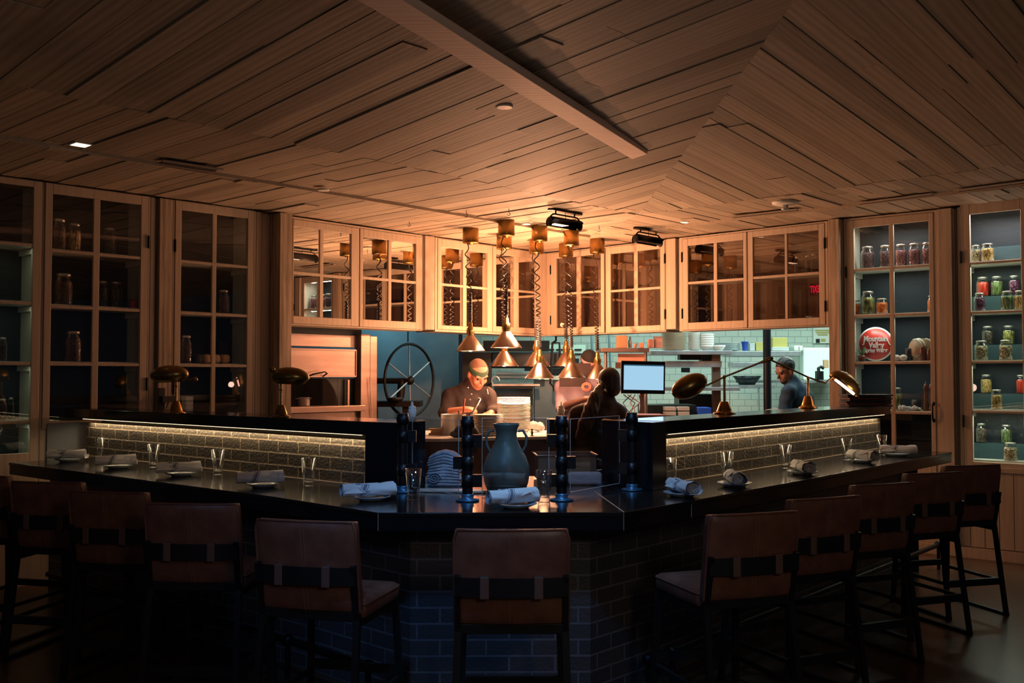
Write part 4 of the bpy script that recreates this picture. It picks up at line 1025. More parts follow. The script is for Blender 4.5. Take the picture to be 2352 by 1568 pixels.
# ---------------------------------------------------------------- hanging heat lamps
def heat_lamp(x, y, zsh, zcan, lab, R_sh=.14, seed=0):
    t = thing('heat_lamp', lab, 'hanging lamp', (x, y, zsh), 0, 'hanging brass heat lamps over the pass')
    top = zcan - zsh
    h = .165; r = .082
    MB().lathe([(0, top - .001), (r, top - .001), (r, top - h + .01), (r * .96, top - h), (r * .30, top - h), (r * .3, top - h - .012), (0, top - h - .012)], 36).build('ceiling_canister', 'canister_brass', t)
    # shade: open cone, vented cap
    mb = MB(); mb.lathe([(R_sh, 0), (R_sh * .99, .005), (.038, .156), (.032, .162)], 40); sh = mb.build('lamp_shade', ['shade_copper'], t, solid=.002)
    mb = MB(); mb.lathe([(.036, .15), (.036, .19), (.036, .235), (.026, .245), (.022, .285), (.012, .30), (0, .30)], 24); mb.build('socket_cap', 'aged_brass', t)
    mb = MB()
    for q in range(8):
        a = q * PI / 4; cx, cy = .0365 * math.cos(a), .0365 * math.sin(a)
        mb.tube([(cx, cy, .18), (cx, cy, .222)], .0045, 6)
    mb.build('vent_slots', 'brass', t)
    MB().ell((0, 0, .045), (.04, .04, .05), 16).build('bulb', 'bulb', t)
    # cord: loose at the top, springy lower down, straight stiff sleeve at the bottom
    rg = random.Random(seed); pts = []; z = top - h; x0 = -.035
    zt_ = .30; Ln = z - zt_
    u = 0.0; ang = rg.uniform(0, 6); n_ = 0
    while u < .985:
        pitch = .16 * (1 - u) ** 1.4 + .014
        amp = .030 * min(1, u * 6 + .15) * (1 - .45 * u)
        pts.append((x0 * (1 - u) + amp * math.cos(ang), amp * math.sin(ang), z - Ln * u))
        ang += 2 * PI / 8; u += pitch / 8 / Ln; n_ += 1
    pts.append((0, 0, zt_))
    if seed in (0, 1): MB().tube([(0, 0, .29), (.004, 0, .29 + Ln * .2), (0, 0, .29 + Ln * .36)], .014, 10).build('cord_sleeve', 'wire', t)
    MB().tube(pts, .0062, 5).build('coiled_cord', 'wire', t)
    l = light('POINT', 'heat_bulb_light', (x, y, zsh - .045), 5.0, (1, .30, .13), .03)
    light('SPOT', 'heat_bulb_beam', (x, y, zsh - .01), 22, (1, .55, .28), .03, aim=(x, y, 0), angle=1.9, blend=.6)
    return t
hl = [((-.424, 10.137), 1.849, 'heat lamp farthest left, above the chef'), ((-.056, 9.767), 1.874, 'highest hung heat lamp with a bright rim, second from left'),
      ((-.084, 10.6), 1.70, 'heat lamp directly below the highest one'), ((.282, 10.137), 1.569, 'low silvery heat lamp in the centre'), ((.271, 11.002), 1.70, 'heat lamp just behind the low silvery centre one'),
      ((.630, 10.504), 1.577, 'low broad heat lamp right of centre'), ((.618, 11.324), 1.704, 'heat lamp behind the low broad one right of centre'), ((.945, 10.967), 1.56, 'rightmost heat lamp partly behind the woman')]
for i, ((x, y), z, lab) in enumerate(hl): heat_lamp(x, y, z, ZC - (.022 if (Vector((x, y)) - gL).dot(NA) > 0 else 0), 'brass and copper ' + lab, .152, i)

# black ceiling spotlights
def ceil_light(pxa, pya, pxb, pyb, lab, lit):
    a = G(pxa, pya, ZC - .01); b = G(pxb, pyb, ZC - .01); c = (a + b) / 2; d = b - a; l = d.length; rz = math.atan2(d.y, d.x)
    t = thing('ceiling_flood_light', lab, 'ceiling light', (c.x, c.y, ZC), rz, 'black linear lights on the ceiling')
    mb = MB(); mb.prism([(-l / 2, 0), (-l / 2 + .03, -.035), (l / 2 - .03, -.035), (l / 2, 0), (l / 2 - .03, .035), (-l / 2 + .03, .035)], -.025, -.001); mb.build('mounting_plate', 'black_metal', t)
    mb = MB()
    for s in (-1, 1):
        mb.tube([(s * l * .28, 0, -.025), (s * l * .28, 0, -.05), (s * l * .36, 0, -.055), (s * l * .42, 0, -.075), (s * l * .43, 0, -.12)], .008, 8)
    mb.tube([(-l * .3, 0, -.052), (l * .3, 0, -.052)], .008, 8); mb.build('bracket', 'black_metal', t)
    mb = MB(); N = 16; R0 = .058; vs = []
    for xx in (-l * .43, l * .43):
        for i in range(N + 1):
            g = PI * i / N - .5; vs.append((xx, R0 * math.cos(g), -.135 + R0 * math.sin(g)))
    fs = [(i, i + 1, N + 2 + i, N + 1 + i) for i in range(N)] + [tuple(range(N + 1)), tuple(range(N + 1, 2 * N + 2))[::-1]]
    mb.add(vs, fs, 0, True); sh = mb.build('housing', 'black_metal', t)
    for s in (-1, 1): MB().ell((s * l * .445, 0, -.13), (.008, .035, .045), 12).build('end_cap', 'black_metal', t)
    mb = MB(); 
    if lit:
        mb.box(-l * .42, -l * .02, -.05, .03, -.152, -.150); mb.build('lamp_glow', 'spot_glow', t)
    else:
        mb.box(-l * .42, l * .40, -.04, .03, -.150, -.148); mb.build('lamp_glow', 'black_metal', t)
    MB().tube([(0, 0, -.03), (.008, 0, -.07), (-.006, 0, -.09)], .003, 5).build('hook', 'black_metal', t)
ceil_light(1259, 478, 1336, 492, 'black linear ceiling flood light nearer the camera, bright glass showing', True)
ceil_light(1457, 521, 1520, 533, 'black linear ceiling flood light over the right cabinets, glass hidden', False)
# smoke detector, ceiling discs, hooks, slots
p = G(1803, 462, ZC); t = thing('smoke_detector', 'round white smoke detector on the ceiling right of centre', 'smoke detector', (p.x, p.y, ZC - .001))
MB().lathe([(0, 0), (.115, 0), (.112, -.022), (.075, -.035), (0, -.035)], 32).build('detector_body', 'white_plastic', t)
MB().lathe([(.03, -.034), (.028, -.06), (.036, -.065), (.03, -.075), (0, -.08)], 20).build('sensor_head', 'steel', t)
for px, py, r, lab, sh, lm in ((1158, 245, .055, 'round white ceiling disc left of the long beam', 0, 'white_plastic'), (742, 428, .05, 'small round ceiling spot above the left cabinets', 0, 'white_plastic'), (1209, 512, .045, 'bright small ceiling spot behind the canisters', 0, 'spot_glow'), (1573, 508, .045, 'small bright ceiling spot over the upper right cabinet', 0, 'spot_glow'), (185, 329, .06, 'square lit recessed light at the far left of the ceiling', 1, 'spot_glow')):
    zz = ZC - .012; p = G(px, py, ZC)
    if (p - C0).dot(NA) < 0 and (p - C0).dot(NB) < 0:
        for _ in range(8): zz = slopeL(p) - .010; p = G(px, py, zz)
        zz -= .004
    if lab.startswith('small round') or (p - gL).dot(NA) > 0: zz = ZC - .034
    t = thing('recessed_light', lab, 'ceiling light', (p.x, p.y, zz), LF.rot)
    if sh: MB().box(-r, r, -r, r, 0, .008).build('trim_ring', 'white_paint', t, bevel=.002); MB().box(-r * .8, r * .8, -r * .8, r * .8, -.002, .0).build('lens', lm, t)
    else: MB().lathe([(0, .01), (r, .01), (r, 0), (r * .8, -.002), (0, -.002)], 28).build('trim_ring', 'white_paint', t); MB().lathe([(r * .78, -.0022), (0, -.003)], 24).build('lens', lm, t)
hk = None
for i, (px, py) in enumerate(((940, 503), (1071, 481), (1169, 477), (1376, 516), (1293, 512))):
    p = G(px, py, ZC); pts = [(0, 0, 0), (0, 0, -.035), (.012, 0, -.05), (.008, 0, -.062), (-.01, 0, -.062), (-.014, 0, -.05)]
    if hk is None: hk = MB().tube(pts, .0028, 6).build('ceiling_hook', 'black_metal'); o = hk
    else: o = hk.copy(); COL.objects.link(o)
    o.location = (p.x, p.y, ZC - .008); tag(o, 'small wire hook in the ceiling near the hanging lamps, ' + ['leftmost one', 'second from left', 'third from left', 'rightmost one', 'just below the bright flood light'][i], 'hook', 'wire hooks in the ceiling')
def slot(pxa, pya, pxb, pyb, lab, w_=.07):
    a = G(pxa, pya, ZC); b = G(pxb, pyb, ZC); c = (a + b) / 2; d = b - a; l = d.length
    t = thing('air_slot_grille', lab, 'air vent', (c.x, c.y, ZC - .026), math.atan2(d.y, d.x), 'dark slot grilles in the ceiling')
    MB().box(-l / 2, l / 2, -w_ / 2, w_ / 2, 0, .006).build('slot', 'matt_black', t)
    mb = MB(); mb.box(-l / 2 - .02, l / 2 + .02, -w_ / 2 - .012, -w_ / 2, -.006, .006); mb.box(-l / 2 - .02, l / 2 + .02, w_ / 2, w_ / 2 + .012, -.006, .006); mb.build('grille_frame', 'frame_wood', t)
slot(372, 364, 498, 383, 'dark slot grille in the ceiling above the left cupboards', .11)
slot(1682, 493, 1830, 476, 'dark slot grille under the smoke detector')
slot(1972, 462, 2140, 440, 'dark slot grille above the cupboard with the red sign')
slot(2200, 432, 2352, 412, 'dark slot grille above the rightmost cupboard')

# ---------------------------------------------------------------- kitchen shell
def S(name, mb, m, **k): return tag(mb.build(name, m, **k), kind='structure')
S('wall_back', MB().box(-.75, 7.5, 15.0, 15.1, 0, 3.13), 'white_tile')
S('wall_back_left', MB().box(-5, -.76, 14.0, 14.1, 0, 3.13), 'blue_steel')
S('ceiling', MB().prism([tuple(WCb), tuple(WCb - A * 6), (-5, 15.1), (7.6, 15.1), tuple(WCb + B * 9)], 3.13, 3.16), 'white_paint')
S('wall_side', MB().box(7.5, 7.6, 9, 15.1, 0, 3.13), 'white_tile')
def bxat(xa, xb, ya, yb, Y, d, **k):
    """box whose front face spans the given picture columns/rows at depth Y"""
    a = at(xa, ya, Y); b = at(xb, yb, Y)
    return (a.x, b.x, Y, Y + d, b.z, a.z)
# ---- oven at the left
OV = 0.30
t = thing('wood_oven', 'large steel fronted oven with raised door and dark arched mouth', 'oven', UF.w(0, 0, 0), UF.rot)
def ub(x0, x1, y0, y1, o0=OV, d=.04):
    s0, s1 = UF.s(x0, o0), UF.s(x1, o0); xm = (x0 + x1) / 2
    return (s0, s1, o0, o0 + d, UF.z(xm, y1, o0), UF.z(xm, y0, o0))
MB().box(*ub(640, 830, 750, 767, .36, .1)).build('hood_edge', 'dark_steel', t)
MB().box(*ub(640, 826, 767, 796, .34, .05)).build('upper_panel', 'brushed_steel', t, bevel=.004)
b = ub(640, 818, 800, 866, .30, .03); MB().box(*b).build('door_panel', 'brushed_steel', t, bevel=.004)
mb = MB(); fwd = .29
x0, x1, _, _, z0, z1 = b
mb.box(x0, x1, fwd, .31, z1 - .018, z1); mb.box(x0, x1, fwd, .31, z0, z0 + .018); mb.box(x1 - .012, x1, fwd, .31, z0, z1); o = mb.build('door_frame', 'brushed_steel', t, bevel=.003)
sa = UF.s(712, .26); sb = UF.s(750, .26); zz = UF.z(730, 864, .26)
MB().tube([(sa, .29, zz), (sa + .02, .24, zz + .02), (sb - .04, .235, zz + .045), (sb, .25, zz + .03), (sb - .02, .29, zz)], .008, 8).build('door_handle', 'cast_iron', t)
MB().box(*ub(640, 829, 868, 936, .75, .04)).build('oven_back', 'matt_black', t)
mb = MB(); bb = ub(640, 822, 869, 934, .36, .02); s_c = UF.s(705, .38); zc_ = bb[4]; R_ = UF.s(776, .38) - s_c
# arched mouth front plate
N = 20; up = [(s_c + R_ * math.cos(PI * i / N / 2), zc_ + R_ * .92 * math.sin(PI * i / N / 2)) for i in range(N + 1)]
vs = [(x, .38, z) for x, z in up] + [(bb[1], .38, zc_), (bb[1], .38, bb[5]), (s_c, .38, bb[5])]
for i in range(N): mb.add([(up[i][0], .38, up[i][1]), (up[i + 1][0], .38, up[i + 1][1]), (up[i + 1][0], .38, bb[5]), (max(up[i][0], up[i + 1][0]), .38, bb[5])], [(0, 1, 2, 3)])
mb.box(up[0][0], bb[1], .378, .385, zc_, bb[5]); mb.build('arched_mouth', 'dark_steel', t)
b = ub(799, 803, 872, 934, .33, .02); MB().box(*b).build('guide_rod', 'brushed_steel', t)
b = ub(822, 825, 868, 930, .33, .02); MB().box(*b).build('guide_rod', 'brushed_steel', t)
MB().box(*ub(640, 840, 933, 947, .22, .3)).build('front_shelf', 'brushed_steel', t, bevel=.005)
MB().box(*ub(640, 830, 948, 985, .32, .1)).build('lower_panel', 'brushed_steel', t)
MB().box(*ub(829, 850, 767, 985, .27, .1)).build('side_column', 'brushed_steel', t, bevel=.003)
MB().box(*ub(850.3, 866, 772, 985, .27, .12)).build('side_column', 'brushed_steel', t, bevel=.003)
mb = MB(); a = UF.sz(850, 865, .24); b2 = UF.sz(856, 965, .24); mb.tube([(a[0], .25, a[1]), (b2[0], .25, b2[1])], .004, 6)
o = mb.build('poker', 'steel'); o.location = UF.w(0, 0, 0); o.rotation_euler = (0, 0, UF.rot); tag(o, 'thin metal poker leaning on the steel column beside the oven', 'poker')
s_, z_ = UF.sz(701, 931, .45); x, y, _ = UF.w(s_, .47, 0)
t = thing('saucepan', 'small steel saucepan standing inside the dark oven mouth', 'saucepan', (x, y, UF.z(701, 933, .36)))
MB().lathe([(0, .002), (.055, .002), (.058, .01), (.058, .085), (.062, .087), (.055, .087), (.052, .02), (0, .01)], 24).build('pan_body', 'steel', t)
MB().tube([(-.075, -.05, .075), (.085, -.05, .078)], .004, 6).build('handle', 'steel', t)

# ---- wheel grill
Yw = 12.6; c = at(941, 873, Yw); Rw = .46
t = thing('wheel_grill', 'iron grill with a large spoked hand wheel against the blue steel wall', 'grill', (c.x, c.y, 0))
ax = Vector((math.sin(math.radians(54)), -math.cos(math.radians(54)), 0)); e1 = Vector((math.cos(math.radians(54)), math.sin(math.radians(54)), 0)); e2 = Vector((0, 0, 1)); cz = Vector((0, 0, c.z))
ringp = [cz + (e1 * math.cos(2 * PI * i / 48) + e2 * math.sin(2 * PI * i / 48)) * Rw for i in range(49)]
mb = MB(); mb.tube(ringp, .018, 8, caps=False)
wh = mb.build('wheel_rim', 'cast_iron', t)
mb = MB()
for k in range(6):
    a = PI / 2 + k * PI / 3 + .03; mb.tube([cz, cz + (e1 * math.cos(a) + e2 * math.sin(a)) * Rw], .010, 6)
mb.build('spokes', 'steel', wh)
mb = MB(); mb.ell(cz, (.06, .06, .06), 14); mb.tube([cz, cz + Vector((-.5, .1, .0))], .045, 12); mb.tube([cz + Vector((-.1, 0.02, 0)), cz + Vector((-.12, .02, -.22))], .05, 10); mb.build('axle', 'cast_iron', t)
a = at(866, 921, 12.3) - Vector((c.x, c.y, 0)); b_ = at(965, 934, 12.3) - Vector((c.x, c.y, 0))
mb = MB(); mb.box(a.x - .3, b_.x, -.35, .1, b_.z, a.z); mb.box(b_.x - .22, b_.x - .12, -.3, -.2, 0, b_.z); mb.box(a.x - .1, a.x, -.3, -.2, 0, b_.z); mb.build('grill_table', 'cast_iron', t)
p = at(911, 911, 12.3); t = thing('frying_pan', 'dark pan resting on the grill table left of the wheel', 'pan', (p.x, 12.15, at(911, 921, 12.2).z))
MB().lathe([(0, 0), (.08, 0), (.115, .045), (.11, .045), (.076, .006), (0, .006)], 28).build('pan_body', 'cast_iron', t)
# dark block wall behind chef & broiler
t = thing('salamander_broiler', 'dark teal broiler unit with long rollers behind the chef', 'broiler', (0, 0, 0))
Yb = 13.0
MB().box(*bxat(1062, 1128, 808, 1150, Yb + .1, .5)).build('side_cabinet', 'dark_steel', t)
MB().box(*bxat(1128, 1290, 808, 845, Yb + .2, .4)).build('upper_hood', 'dark_steel', t, bevel=.02)
MB().box(*bxat(1110, 1262, 782, 806, Yb + .3, .3)).build('top_box', 'dark_steel', t)
mb = MB()
for y, r in ((858, .035), (866, .03)):
    a = at(1140, y, Yb - .05); b_ = at(1250, y, Yb - .05); mb.tube([a, b_], r, 14)
mb.build('roller', 'blue_steel', t)
MB().box(*bxat(1135, 1225, 878, 893, Yb - .1, .3)).build('drip_tray', 'blue_steel', t, bevel=.01)
MB().box(*bxat(1130, 1240, 882, 886, Yb - .25, .3)).build('tray_lip', 'steel', t)
a = at(1138, 875, Yb - .2); MB().tube([a + Vector((.05 * math.cos(q * .6), 0, .06 * math.sin(q * .6))) for q in range(9)], .012, 8).build('ring_handle', 'steel', t)
MB().box(*bxat(1128, 1224, 893, 1150, Yb + .45, .2)).build('splash_back', 'blue_steel', t)
# white counter line, green panels
t = thing('refrigerated_counter', 'pale steel counter with dark green front behind the hanging lamps', 'counter')
MB().box(*bxat(1232, 1345, 863, 872, 13.2, .6)).build('counter_top', 'mint_room', t); MB().box(*bxat(1228, 1345, 872, 1140, 13.25, .5)).build('counter_front', 'blue_steel', t)
MB().box(*bxat(1205, 1330, 823, 862, 14.2, .3)).build('dark_recess', 'dark_steel', t)
t = thing('louvred_panel', 'pale green louvred metal panel on the tiled wall', 'panel')
MB().box(*bxat(1252, 1345, 792, 818, 14.5, .1)).build('panel_sheet', 'mint_room', t, bevel=.006)
for i in range(4):
    for y in (801, 811):
        x = 1257 + i * 21; MB().box(*bxat(x, x + 16, y, y + 3, 14.47, .03)).build('louvre', 'dark_steel', t)
mb = MB()
for x0, x1 in ((1268, 1284),):
    P_ = [Vector((at(1277, 770, 12.6).x, 12.6, 3.12)), at(1277, 770, 12.6), at(1277, 782, 12.6), at(1269, 787, 12.6), at(1266, 835, 12.6), at(1264, 880, 12.6), at(1272, 888, 12.6), at(1273, 898, 12.6)]; mb.tube(P_, .014, 8)
    mb.tube([at(1269, 787, 12.6), at(1285, 787, 12.6), at(1286, 815, 12.6), at(1285, 835, 12.6)], .014, 8)
tag(mb.build('hanging_hose', 'black_metal'), 'black looped hose hanging in front of the louvred panel', 'hose')
for i, (px, h) in enumerate(((1358, 850), (1398, 850))):
    a = at(px - 6, 600, 13.5); a.z = 3.12; b_ = at(px + 4, h, 13.5); tag(MB().tube([a, b_], .016, 6).build('gas_pipe', 'blue_steel'), 'thin green pipe on the tiled wall, ' + ('left one' if i == 0 else 'right one'), 'pipe', 'thin green pipes on the tiled wall')

# ---- the pass table with plates
t = thing('pass_table', 'steel and wood pass table under the heat lamps with glaring white top', 'table')
Z = 1.03
a = G(1012, 1007, Z); b_ = G(1290, 1001, Z)
mb = MB(); mb.prism([(a.x - .55, a.y + .05), (a.x, a.y), (b_.x, b_.y), (b_.x + .1, 10.35), (a.x - .6, 10.35)], Z - .03, Z); mb.build('table_top', 'white_paint', t, bevel=.004)
mb = MB(); mb.prism([(a.x - .54, a.y + .06), (a.x, a.y + .012), (b_.x, b_.y + .012), (b_.x, b_.y + .05), (a.x - .54, a.y + .1)], .25, Z - .031); mb.build('front_panel', 'pan_brown', t)
for x, y in ((a.x - .5, 10.2), (b_.x, 10.2)): MB().box(x - .02, x + .02, y - .02, y + .02, 0, Z - .03).build('leg', 'steel', t)
def dinner(R, m, name='dinner_plate'):
    return MB().lathe([(0, 0), (R * .55, 0), (R * .6, .004), (R, .016), (R, .020), (R * .62, .010), (0, .007)], 32).build(name, m)
def stack(px, py, z, n, R, pitch, m, lab, grp, cat='plate', name='dinner_plate', dy=0, base=None, jit=.002):
    p = G(px, py, z); first = base or dinner(R, m, name); rg = random.Random(px)
    for i in range(n):
        o = first if i == 0 and base is None else first.copy()
        if o is not first: COL.objects.link(o)
        o.location = (p.x + rg.uniform(-jit, jit), p.y + dy + rg.uniform(-jit, jit), z + .001 + i * pitch); tag(o, lab, cat, grp)
    return first
stack(1180, 990, Z, 26, .170, .0131, 'white_china', 'cream dinner plate in the tall stack under the centre heat lamps', 'plates of the tall stack on the pass')
stack(1118, 1000, Z, 13, .158, .0150, 'white_china', 'cream dinner plate in the low stack left of the tall stack', 'plates of the low stack on the pass')
# pot of utensils
p = G(1040, 1000, Z); t = thing('utensil_pot', 'round steel pot holding spoons on the left end of the pass', 'pot', (p.x, p.y + .1, Z + .001))
MB().lathe([(0, 0), (.118, 0), (.12, .005), (.12, .195), (.124, .198), (.115, .198), (.112, .01), (0, .006)], 32).build('pot_body', 'steel', t)
for lab, a_, b2, r, m in (('wooden handled utensil standing in the steel pot', (.07, 0, .02), (.105, 0, .34), .008, 'red_cable'), ('wide steel handled spoon leaning out of the steel pot to the right', (.08, .02, .02), (.25, .0, .34), .012, 'steel'), ('curled steel ladle hooked on the pot rim', (.06, -.02, .03), (.05, -.03, .23), .008, 'brushed_steel')):
    mb = MB(); a2 = Vector((p.x, p.y + .1, Z)) + Vector(a_); b3 = Vector((p.x, p.y + .1, Z)) + Vector(b2); mb.tube([a2, (a2 + b3) / 2 + Vector((.004, 0, 0)), b3], [r * .7, r * .9, r * 1.15], 8); mb.ell(b3, r * 1.3, 8)
    tag(mb.build('kitchen_spoon', m), lab, 'utensil', 'utensils in the steel pot')
p = G(1000, 1000, Z)
for i, (dx, dz, w_) in enumerate(((0, 0, .07), (.01, .022, .06), (-.005, .044, .065))):
    mb = MB(); mb.box(p.x + dx - w_, p.x + dx + w_, p.y + .05, p.y + .13, Z + .001 + dz, Z + .019 + dz); tag(mb.build('bread_slice', 'bread', bevel=.006), ('bottom', 'middle', 'top')[i] + ' slice of the small toast pile left of the steel pot', 'bread', 'toast slices on the pass')
p = G(1072, 1004, Z)
mb = MB(); mb.ell((p.x, p.y - .02, Z + .06), (.12, .07, .065), 16); mb.ell((p.x + .05, p.y - .07, Z - .02), (.09, .04, .13), 14); mb.ell((p.x - .1, p.y - .03, Z + .03), (.06, .05, .035), 12)
rg = random.Random(4); mb.v = [v + Vector((rg.uniform(-.008, .008), rg.uniform(-.008, .008), rg.uniform(-.008, .008))) for v in mb.v]
tag(mb.build('crumpled_rag', 'dark_rag', sub=1), 'dark crumpled rag hanging over the pass edge before the steel pot', 'rag')
p = G(1238, 993, Z); mb = MB(); rg = random.Random(9)
for i in range(9): mb.ell((p.x + rg.uniform(-.07, .07), p.y + .1 + rg.uniform(-.05, .05), Z + .045 + rg.uniform(0, .04) * (i > 3)), rg.uniform(.035, .045), 8)
tag(mb.build('paper_napkins', 'white_china'), 'crumpled glaring white paper heap right of the tall plate stack', 'paper')
p = G(1222, 1001, Z); t = thing('small_candle_stand', 'tiny dark metal stand with a curled wire on the white pass top', 'stand', (p.x, p.y, Z + .001))
MB().lathe([(0, 0), (.02, 0), (.008, .012), (.014, .03), (.007, .05), (.016, .065), (0, .066)], 14).build('stand_body', 'aged_brass', t)
MB().tube([(0, 0, .03), (-.03, 0, .06), (-.05, 0, .03), (-.045, 0, .02)], .003, 5).build('wire', 'wire', t)
squeeze(1289, 962, 1.2, 'tall pale squeeze bottle beside the right guard post', 1.2)
p = G(1289, 962, 1.2); mb = MB(); mb.box(p.x - .13, p.x + .07, p.y - .03, p.y + .17, HC + .001, 1.2)
tag(mb.build('prep_box', 'black_metal', bevel=.005), 'low dark prep box behind the right guard post carrying the squeeze bottle', 'box')

# ---- overshelves at right
t = thing('pass_overshelf', 'copper lit overshelf on two posts with boxes, behind the monitor', 'shelf')
Yo = 11.3
MB().box(*bxat(1382, 1491, 799, 808, Yo, .45)).build('shelf_board', 'brushed_steel', t, bevel=.003)
for x in (1392, 1484): b = bxat(x - 3.5, x + 3.5, 808, 1100, Yo + .05, .03); MB().tube([((b[0] + b[1]) / 2, Yo + .06, b[4] - .4), ((b[0] + b[1]) / 2, Yo + .06, b[5])], .018, 12).build('post', 'brushed_steel', t)
MB().box(*bxat(1420, 1480, 812, 832, Yo + .1, .03)).build('ticket_panel', 'pink_box', t)
MB().box(*bxat(1414, 1482, 832, 846, Yo + .08, .03)).build('ticket_rail', 'pan_brown', t)
def cbox(xa, xb, ya, yb, Y, d, m, name, lab, cat, grp=None, bevel=.003):
    mb = MB(); mb.box(*bxat(xa, xb, ya, yb, Y, d)); return tag(mb.build(name, m, bevel=bevel), lab, cat, grp)
cbox(1418, 1441, 770, 798.6, Yo + .1, .14, 'cardboard', 'tea_box', 'tall tan cardboard box at the left of the copper lit overshelf', 'box')
cbox(1490, 1503, 779, 798.6, Yo + .06, .1, 'pink_box', 'small_pink_box', 'small salmon box at the right end of the overshelf', 'box')
cbox(1504, 1522, 772, 798.6, Yo + .08, .12, 'pink_box', 'large_pink_box', 'larger salmon box with a lid at the overshelf end', 'box')
cbox(1469, 1479, 787, 798.6, Yo + .08, .08, 'pink_box', 'pink_cup_box', 'low salmon carton in the middle of the overshelf', 'box')
t = thing('spray_bottle', 'slim pale bottle beside the tan box on the overshelf', 'bottle', tuple(at(1447, 798.4, Yo + .15)))
MB().lathe([(0, 0), (.02, 0), (.02, .08), (.01, .1), (.01, .13), (0, .13)], 14).build('bottle_body', 'clear_bin', t)
t = thing('paper_cup', 'small salmon cup on the overshelf between boxes', 'cup', tuple(at(1459, 798.4, Yo + .12)))
MB().lathe([(0, 0), (.015, 0), (.022, .05), (.019, .05), (.013, .004), (0, .004)], 14).build('cup_body', 'pink_box', t)
Yr = 12.0
t = thing('steel_shelving', 'long steel shelving stacked with white dishes behind the monitor', 'shelf')
MB().box(*bxat(1496, 1682, 805, 814, Yr, .6)).build('upper_shelf', 'steel', t, bevel=.004)
MB().box(*bxat(1530, 1658, 829, 843, Yr + .1, .3)).build('heat_strip', 'steel', t, bevel=.003)
MB().box(*bxat(1525, 1700, 889, 897, Yr, .6)).build('lower_shelf', 'steel', t, bevel=.003)
for x in (1666, 1676): MB().box(*bxat(x, x + 3, 812, 1165, Yr, .03)).build('post', 'steel', t)
MB().box(*bxat(1636, 1656, 812, 962, Yr + .15, .06)).build('brown_upright', 'pan_brown', t)
t2 = thing('steel_shelving', 'rear steel shelving with clear bins and a blue cup, left of the black column', 'shelf')
MB().box(*bxat(1680, 1840, 806, 818, 12.9, .6)).build('upper_shelf', 'steel', t2, bevel=.004)
MB().box(*bxat(1683, 1752, 832, 843, 12.9, .3)).build('heat_strip', 'steel', t2, bevel=.003)
MB().box(*bxat(1640, 1780, 884, 892, 12.9, .7)).build('lower_shelf', 'steel', t2)
for x in (1836, 1743): MB().box(*bxat(x, x + 4, 795 if x > 1800 else 890, 1144, 12.9, .04)).build('post', 'steel', t2)
# pot on the rear shelf
p = at(1722, 884, 13.0); t = thing('mixing_bowl', 'wide dark metal bowl on the lower rear shelf', 'bowl', (p.x, 13.15, p.z + .001))
MB().lathe([(0, 0), (.10, 0), (.19, .12), (.185, .12), (.095, .006), (0, .006)], 28).build('bowl_body', 'dark_steel', t)
cbox(1562, 1612, 812, 826, Yr + .2, .2, 'black_metal', 'ticket_printer', 'black ticket printer under the upper steel shelf', 'printer')
cbox(1612, 1636, 814, 830, Yr + .2, .2, 'dark_steel', 'dark_tray', 'dark trays tucked under the upper steel shelf', 'tray')
mb = MB(); mb.prism([(at(1563, 845, Yr + .1).x, Yr + .05), (at(1583, 845, Yr + .1).x, Yr + .05), (at(1582, 845, Yr + .1).x, Yr + .12), (at(1565, 845, Yr + .1).x, Yr + .12)], at(1570, 855, Yr).z, at(1570, 844, Yr).z)
tag(mb.build('sensor_box', 'dark_steel'), 'small dark box hanging below the heat strip', 'box')
def rstack(px, Y, zrow, n, wpx, pitch, m, lab, grp, cat='plate', name='platter', prof=None):
    k = Y / F; R = wpx / 2 * k; p = at(px, zrow, Y)
    first = MB().lathe([(r * R, z) for r, z in (prof or [(0, 0), (.6, 0), (1, .014), (1, .018), (.6, .008), (0, .006)])], 28).build(name, m)
    for i in range(n):
        o = first if i == 0 else first.copy()
        if i: COL.objects.link(o)
        o.location = (p.x, Y + R + .03, p.z + .001 + i * pitch); tag(o, lab, cat, grp)
rstack(1553, Yr, 804.5, 17, 60, .0138, 'cream_china', 'broad platter in the big platter stack on the steel shelf', 'platters stacked on the steel shelf')
rstack(1598, Yr, 804.5, 17, 28, .0138, 'white_china', 'small plate in the narrow stack between platters and bowls', 'small plates stacked on the steel shelf')
bowlp = [(0, 0), (.5, 0), (.9, .04), (1, .065), (.96, .065), (.85, .04), (0, .01)]
rstack(1628, Yr, 804.5, 6, 34, .028, 'white_china', 'deep white bowl in the bowl stack on the steel shelf', 'white bowls stacked on the steel shelf', 'bowl', 'white_bowl', bowlp)
rstack(1656, Yr, 804.5, 1, 30, .02, 'white_china', 'single white bowl right of the bowl stack', 'white bowls stacked on the steel shelf', 'bowl', 'white_bowl', bowlp)
rstack(1676, 12.9, 805.5, 8, 66, .0125, 'clear_bin', 'pale round plastic tray in the stack behind the white bowls', 'round trays on the rear shelf', 'tray', 'round_tray')
p = at(1711, 805.5, 13.0); t = thing('blue_cup', 'bright blue plastic cup on the rear shelf', 'cup', (p.x, 13.0, p.z + .001))
MB().lathe([(0, 0), (.03, 0), (.045, .115), (.05, .115), (.05, .122), (.042, .122), (.027, .004), (0, .004)], 24).build('cup_body', 'blue_plastic', t)
cbox(1722, 1734, 788, 805.3, 13.0, .15, 'clear_bin', 'plastic_tub', 'clear plastic tub right of the blue cup', 'tub')
cbox(1736, 1752, 786, 805.3, 13.0, .2, 'yellow_bin', 'yellow_tub', 'small yellow bin left of the black column', 'bin')
cbox(1775, 1808, 775, 804.9, 13.0, .3, 'yellow_bin', 'yellow_crate', 'yellow crate right of the black column', 'bin')
cbox(1774, 1812, 797, 805, 12.95, .05, 'clear_bin', 'crate_tray', 'pale tray edge in front of the yellow crate', 'tray')
